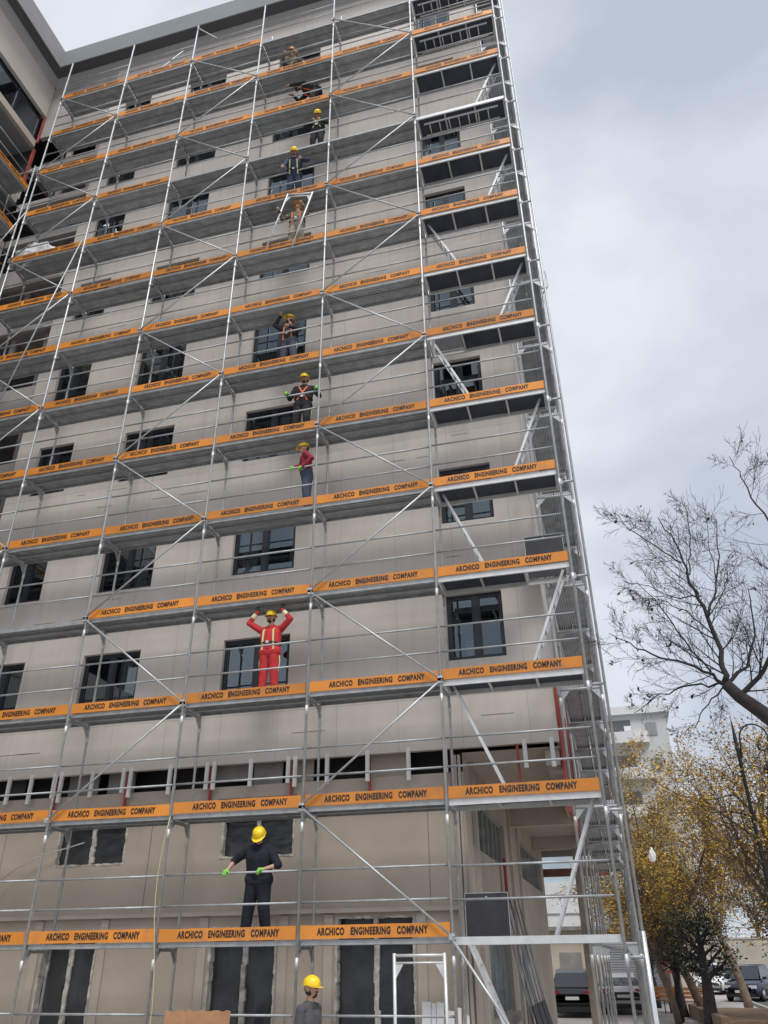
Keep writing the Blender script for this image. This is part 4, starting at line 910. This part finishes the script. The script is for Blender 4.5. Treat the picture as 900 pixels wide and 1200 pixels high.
for i_, (x_, y_, l_) in enumerate(((12.5, 63, 'broad brown tree beyond the cream boundary wall, behind the navy car'), (17.5, 65, 'brown tree beyond the boundary wall at the right edge'))):
    ytree(60+i_, (x_, y_, G), (0, 0, 1), 8.5, .25, l_, cfg={**ycfg, 'nb': [13, 8, 5], 'leaf_s': .12, 'leaf_sp': .3, 'leaf_p': .8, 'rmin': .012, 'clump': .4, 'nm': 3}, lm=BL, group='trees beyond the boundary wall')
# the bare tree whose limb enters from the right
bt = Tree(41); wd = bt.wood
limb = [(5.75, -2.0, G), (5.7, -2.1, 1.2), (5.5, -2.3, 2.6), (5.15, -2.6, 3.6), (4.78, -2.85, 4.05), (4.48, -3.0, 4.3), (4.28, -3.0, 4.5), (4.16, -3.0, 4.67)]
wd.path(limb, [.22, .19, .16, .13, .105, .088, .078, .068], 10)
tcfg = dict(seg=.13, jit=.06, trop=[.05, .06, .05, .04], rmin=.002, levels=2, nb=[8, 6], t0=[.12, .1], ang=(22, 58), ratio=[.45, .5], leaf_lv=9, leaf_p=0, leaf_n=1, leaf_s=.03, leaf_sp=.05, nm=1)
def bough(pts, r0, r1, nb, blen, seed):
    r0 *= .72; nb = int(nb*1.2); blen *= 1.15
    pts = [V(p) for p in pts]; n = len(pts); fine = []
    for i in range(n-1):
        for k in range(4):
            q = pts[i].lerp(pts[i+1], k/4)+V((bt.r.gauss(0, .012), bt.r.gauss(0, .02), bt.r.gauss(0, .012))); fine.append(q)
    fine.append(pts[-1]); N_ = len(fine)
    wd.path(fine, [lerp(r0, r1, (i/(N_-1))**.8) for i in range(N_)], 6)
    for b in range(nb):
        t = (b+bt.r.random())/nb*.92+.06; i = min(N_-2, int(t*(N_-1))); d = (fine[i+1]-fine[i]).normalized()
        ax = V((bt.r.gauss(0, .35), 1*bt.r.choice((-1, 1)), bt.r.gauss(0, .35))).normalized(); nd = d.copy(); nd.rotate(Matrix.Rotation(R(bt.r.uniform(25, 58)), 3, ax))
        bt.grow(fine[i], nd, blen*bt.r.uniform(.5, 1.15)*(1.1-.5*t), lerp(r0, r1, t)*.32, 0 if bt.r.random() < .6 else 1, tcfg)
F = (4.16, -3.0, 4.67)
bough([F, (4.20, -2.95, 5.1), (4.12, -2.9, 5.75), (4.02, -2.9, 6.2), (3.95, -2.85, 6.75), (3.80, -2.8, 7.2)], .055, .006, 16, .85, 1)
bough([(4.02, -2.9, 6.2), (4.15, -2.7, 6.6), (4.22, -2.6, 7.2), (4.25, -2.5, 7.55)], .016, .004, 8, .5, 2)
bough([(3.97, -2.9, 6.4), (3.7, -3.0, 6.62), (3.35, -3.1, 6.95), (3.2, -3.1, 7.2)], .016, .004, 9, .5, 3)
bough([(4.14, -2.9, 5.6), (4.34, -2.75, 6.0), (4.52, -2.6, 6.6), (4.62, -2.5, 7.2)], .030, .005, 10, .7, 4)
bough([F, (3.85, -3.1, 4.88), (3.45, -3.2, 5.0), (3.1, -3.2, 5.25), (2.86, -3.2, 5.4)], .034, .004, 13, .6, 5)
bough([F, (3.8, -2.8, 4.75), (3.4, -2.6, 4.7), (3.05, -2.4, 4.55)], .024, .004, 8, .5, 6)
bough([F, (4.5, -2.8, 4.95), (4.72, -2.6, 5.4), (4.8, -2.5, 6.1)], .040, .006, 10, .8, 7)
bough([(4.28, -3.0, 4.5), (4.6, -3.2, 4.75), (5.0, -3.4, 5.2), (5.2, -3.5, 6.2), (5.25, -3.5, 7.6)], .05, .006, 15, .9, 8)
bough([(5.2, -3.5, 6.2), (4.95, -3.4, 6.9), (4.9, -3.3, 7.4), (4.85, -3.2, 7.8)], .022, .004, 11, .75, 9)
bough([(4.0, -3.05, 4.8), (3.7, -3.3, 5.3), (3.5, -3.4, 5.7), (3.3, -3.4, 6.0)], .018, .004, 9, .5, 10)
bough([F, (3.95, -2.7, 4.5), (3.75, -2.5, 4.3), (3.5, -2.4, 4.2)], .016, .003, 6, .4, 11)
bough([(4.1, -2.9, 5.9), (3.8, -2.7, 6.0), (3.45, -2.6, 6.3), (3.2, -2.5, 6.4)], .014, .003, 8, .5, 12)
bough([(4.18, -2.95, 5.3), (3.85, -3.2, 5.6), (3.6, -3.3, 5.75), (3.2, -3.3, 5.8)], .014, .003, 8, .5, 13)
bough([(4.4, -2.7, 6.2), (4.4, -2.6, 6.8), (4.5, -2.6, 7.4)], .012, .003, 8, .6, 14)
lr = random.Random(5)
for i in range(230):
    v = V(wd.v[lr.randrange(len(wd.v)//5, len(wd.v))]); c = v+V((lr.gauss(0, .02), lr.gauss(0, .02), -.02)); k = lr.uniform(.014, .04)
    a = V((lr.gauss(0, 1), lr.gauss(0, 1), lr.gauss(0, 1))).normalized(); b = a.orthogonal().normalized()
    bt.leaf.add([c-a*k, c-b*k*.7, c-b*k*.5+a*k*.5, c+a*k, c+b*k*.7+a*k*.2], [(0, 1, 2, 3, 4)])
bt.build('nearly bare tree with dark twigs and few leaves rising over the street lamp', 'tree', (5.75, -2.0, G), BARKD, [leafc('leaf_withered', (.035, .026, .02))])

# ------------------------------------------------------------------ street lamp, benches, planter, small sign, bag
LPX, LPY = 6.75, 14
lp = thing('street_lamp', 'black street lamp with scrolled arm and bell shaped head', 'street lamp', (LPX, LPY, G)); lo2 = V((-LPX, -LPY, -G))
M_iron = mat('black_iron', (.02, .02, .022), .5)
m = MB(); m.lathe([(.18, G), (.18, G+.1), (.12, G+.25), (.09, G+.9), (.065, G+1.0), (.055, 7.3), (.085, 7.36), (.05, 7.45)], (LPX, LPY, 0), 12); m.lathe([(.045, 7.45), (.06, 7.7), (.03, 8.1), (.003, 8.4)], (LPX, LPY, 0), 10); m.build('post', M_iron, lp, lo2)
m = MB(); sc = [(LPX+.05, LPY, 7.1), (LPX+.13, LPY, 7.55)]
for i in range(13): t = math.pi-math.pi*1.25*i/12; sc.append((LPX+.55+.42*math.cos(t), LPY, 7.66+.46*math.sin(t)))
for i in range(8): t = -.25*math.pi-math.pi*i/7; sc.append((LPX+.74+.13*math.cos(t), LPY, 7.42+.13*math.sin(t)))
m.path(sc, .028, 8); m.path([(LPX+.86, LPY, 7.5), (LPX+.91, LPY, 7.1)], .028, 8); m.build('arm', M_iron, lp, lo2)
m = MB(); m.lathe([(.03, 7.15), (.08, 7.08), (.14, 6.98), (.30, 6.78), (.33, 6.64), (.30, 6.62), (.14, 6.75)], (LPX+.92, LPY, 0), 18); m.build('lamp_shade', M_iron, lp, lo2)
M_wood = mat('bench_wood', (.42, .17, .055), .7, noise_amt=.25, nscale=7, stretch=(1, 6, 6))
def bench(loc, rz, lab):
    b = thing('park_bench', lab, 'bench', loc, 'wooden benches by the planter', rz)
    for j in range(3): m = MB(); m.box((-.8, -.2+.14*j, .43), (.8, -.09+.14*j, .46)); m.build('seat', M_wood, b) if j == 0 else m.build('slat', M_wood, b)
    m = MB()
    for j in range(3): m.bbox((0, .27+.04*j, .58+.14*j), V((.8, 0, 0)), V((0, .012, -.004)), V((0, .02, .055)))
    m.build('backrest', M_wood, b)
    for x in (-.65, .65):
        m = MB(); m.path([(x, -.2, 0), (x, -.18, .42), (x, .2, .42), (x, .36, .9)], .022, 6); m.path([(x, .25, 0), (x, .2, .42)], .022, 6); m.build('leg', M_iron, b)
bench((3.45, 27.5, G), R(-25), 'orange brown bench nearest the scaffold foot'); bench((4.35, 26.2, G), R(-30), 'orange brown bench just right of the other one')
m = MB(); m.prism([(4.5, 24.6, G), (5.0, 17.0, G), (5.25, 17.0, G), (4.75, 24.6, G)], (0, 0, .42)); m.prism([(4.75, 24.6, G+.001), (5.25, 17, G+.001), (8.0, 17, G+.001), (8.0, 24.6, G+.001)], (0, 0, .3)); tag(m.build('planter', mat('brown_planter', (.21, .14, .09), .95, noise_amt=.3, nscale=3, bump=.5)), 'low brown planter edge beneath the trees', 'planter')
m = MB(); m.box((3.95, 31.0, 1.0), (4.45, 31.04, 2.3), 0); m.box((4.06, 30.985, 1.15), (4.34, 30.999, 1.35), 1); m.box((4.06, 30.985, 1.6), (4.34, 30.999, 1.8), 1); m.box((4.06, 30.985, 2.0), (4.34, 30.999, 2.15), 1); m.tube((4.2, 31.06, G), (4.2, 31.06, 2.3), .03)
tag(m.build('street_sign', [mat('sign_red', (.45, .03, .05), .5), M_white]), 'small red and white sign half hidden behind the shrubs', 'sign')
bm = bmesh.new(); bmesh.ops.create_icosphere(bm, subdivisions=3, radius=1)
for v in bm.verts: p = v.co; k = 1+.3*noise.noise(p*2); v.co = V((p.x*.10*k*(1-.5*p.z), p.y*.06*k, p.z*.20*k))
me = bpy.data.meshes.new('plastic_bag'); bm.to_mesh(me); bm.free(); me.materials.append(mat('bag_white', (.8, .8, .8), .4))
tag(link('plastic_bag', me, None, (3.65, 13.9, 4.41)), 'white plastic bag caught in the yellow twigs', 'bag')

# ------------------------------------------------------------------ cars
TYRE = mat('tyre', (.02, .02, .02), .85); RIM = mat('rim', (.5, .5, .52), .35, .7); LAMPR = mat('tail_lamp', (.35, .01, .015), .2); LAMPW = mat('head_lamp', (.75, .77, .8), .1); PLATE = mat('number_plate', (.7, .7, .68), .5); TRIMB = mat('bumper_black', (.02, .02, .022), .6)
def car(loc, rz, paint, lab, suv=False, group=None):
    """length along y, front at -y"""
    c = thing('parked_car', lab, 'car', loc, group, rz); zr = 1.62 if suv else 1.45
    st = [(-2.25, .42, .62, .62), (-2.2, .25, .74, .78), (-1.9, .22, .82, .86), (-1.2, .22, .93, .89), (-.6, .22, .98, .9), (.6, .22, 1.0, .9), (1.5, .22, 1.02, .88), (2.0, .24, 1.0 if not suv else 1.05, .84), (2.2, .34, .92, .76), (2.25, .5, .8, .66)]
    m = MB(); n = 10; vs = []
    for y, zb, zt_, hw in st:
        prof = [(-hw*.92, zb), (-hw, zb+.14), (-hw*1.0, zt_-.22), (-hw*.95, zt_-.05), (-hw*.82, zt_), (hw*.82, zt_), (hw*.95, zt_-.05), (hw, zt_-.22), (hw, zb+.14), (hw*.92, zb)]
        vs += [(x, y, z) for x, z in prof]
    fs = [(i*n+k, i*n+(k+1) % n, (i+1)*n+(k+1) % n, (i+1)*n+k) for i in range(len(st)-1) for k in range(n)]+[tuple(range(n)), tuple(range(len(st)*n-1, (len(st)-1)*n-1, -1))]
    m.add(vs, fs, 0, True)
    gs = [(-1.15, .93, .78, .02), (-.35, zr-.08, .62, .0), (.1, zr, .61, 0), (.9, zr-.02, .60, 0), (1.5 if suv else 1.35, zr-.12 if suv else zr-.16, .58, 0), (2.1 if suv else 1.95, 1.0, .72, 0)]
    vs = [];
    for y, z, hw, _ in gs: vs += [(-hw, y, z), (hw, y, z)]
    m.add(vs, [(2*i, 2*i+1, 2*i+3, 2*i+2) for i in (1, 2, 3)], 0, True)
    m.build('body', paint, c)
    w_ = MB(); base = .97
    w_.quad((-.74, -1.15, base), (.74, -1.15, base), (.6, -.35, zr-.09), (-.6, -.35, zr-.09))
    yb0, zb0, yb1 = gs[4][0], gs[4][1], gs[5][0]
    w_.quad((-.58, yb0, zb0), (.58, yb0, zb0), (.70, yb1, 1.02), (-.70, yb1, 1.02))
    for s in (-1, 1): w_.add([(s*.80, -1.1, base), (s*.61, -.35, zr-.085), (s*.61, .1, zr-.01), (s*.60, .9, zr-.03), (s*.58, yb0, zb0), (s*.76, yb1, 1.02)], [(0, 1, 2, 3, 4, 5)])
    w_.build('window', M_car_glass, c)
    for s in (-1, 1):
        for y in (-1.38, 1.36):
            t = MB(); t.path([(s*.70, y, .31), (s*.90, y, .31)], .31, 18); wo_ = t.build('wheel', TYRE, c); t = MB(); t.path([(s*.88, y, .31), (s*.912, y, .31)], .2, 14); t.build('rim', RIM, wo_)
        t = MB(); t.bbox((s*.66, 2.17, .82), V((.17, 0, 0)), V((0, .07, 0)), V((0, 0, .085))); t.build('tail_light', LAMPR, c)
        t = MB(); t.bbox((s*.62, -2.17, .66), V((.17, 0, 0)), V((0, .07, 0)), V((0, 0, .065))); t.build('headlight', LAMPW, c)
        t = MB(); t.bbox((s*.93, -.85, 1.02), V((.09, 0, 0)), V((0, .05, 0)), V((0, 0, .06))); t.build('mirror', paint, c)
    for y, s in ((2.262, 1), (-2.262, -1)): t = MB(); t.box((-.26, min(y, y-.02*s), .60 if s > 0 else .40), (.26, max(y, y-.02*s), .71 if s > 0 else .51)); t.build('number_plate', PLATE, c)
    for bx_ in (((-.7, 2.05, .2), (.7, 2.275, .38)), ((-.7, -2.27, .22), (.7, -2.05, .36))): t = MB(); t.box(*bx_); t.build('bumper', TRIMB, c)
    t = MB(); t.box((-.45, -2.262, .56), (.45, -2.2, .64)); t.build('grille', TRIMB, c)
    return c
PW = mat('paint_white', (.72, .73, .72), .25, spec=.6); PN = mat('paint_navy', (.02, .03, .055), .15, .3, spec=.7); PD = mat('paint_dark', (.04, .045, .05), .2, .3); PS = mat('paint_silver', (.5, .52, .53), .25, .5)
car((2.0, 27.6, G), R(183), PW, 'white sedan seen from behind through the side scaffold', group='parked cars')
car((.15, 25.6, G), R(181), PD, 'dark car seen from behind at the passage end, left of the white sedan', suv=True, group='parked cars')
car((8.55, 38.0, G), R(-22), PN, 'dark navy car facing the viewer at the right edge', suv=True, group='parked cars')
car((8.9, 46.8, G), R(-12), PS, 'silver car parked right behind the navy car', group='parked cars')
car((7.2, 46.5, G), R(-8), PW, 'white car half hidden between the tree trunks', suv=True, group='parked cars')
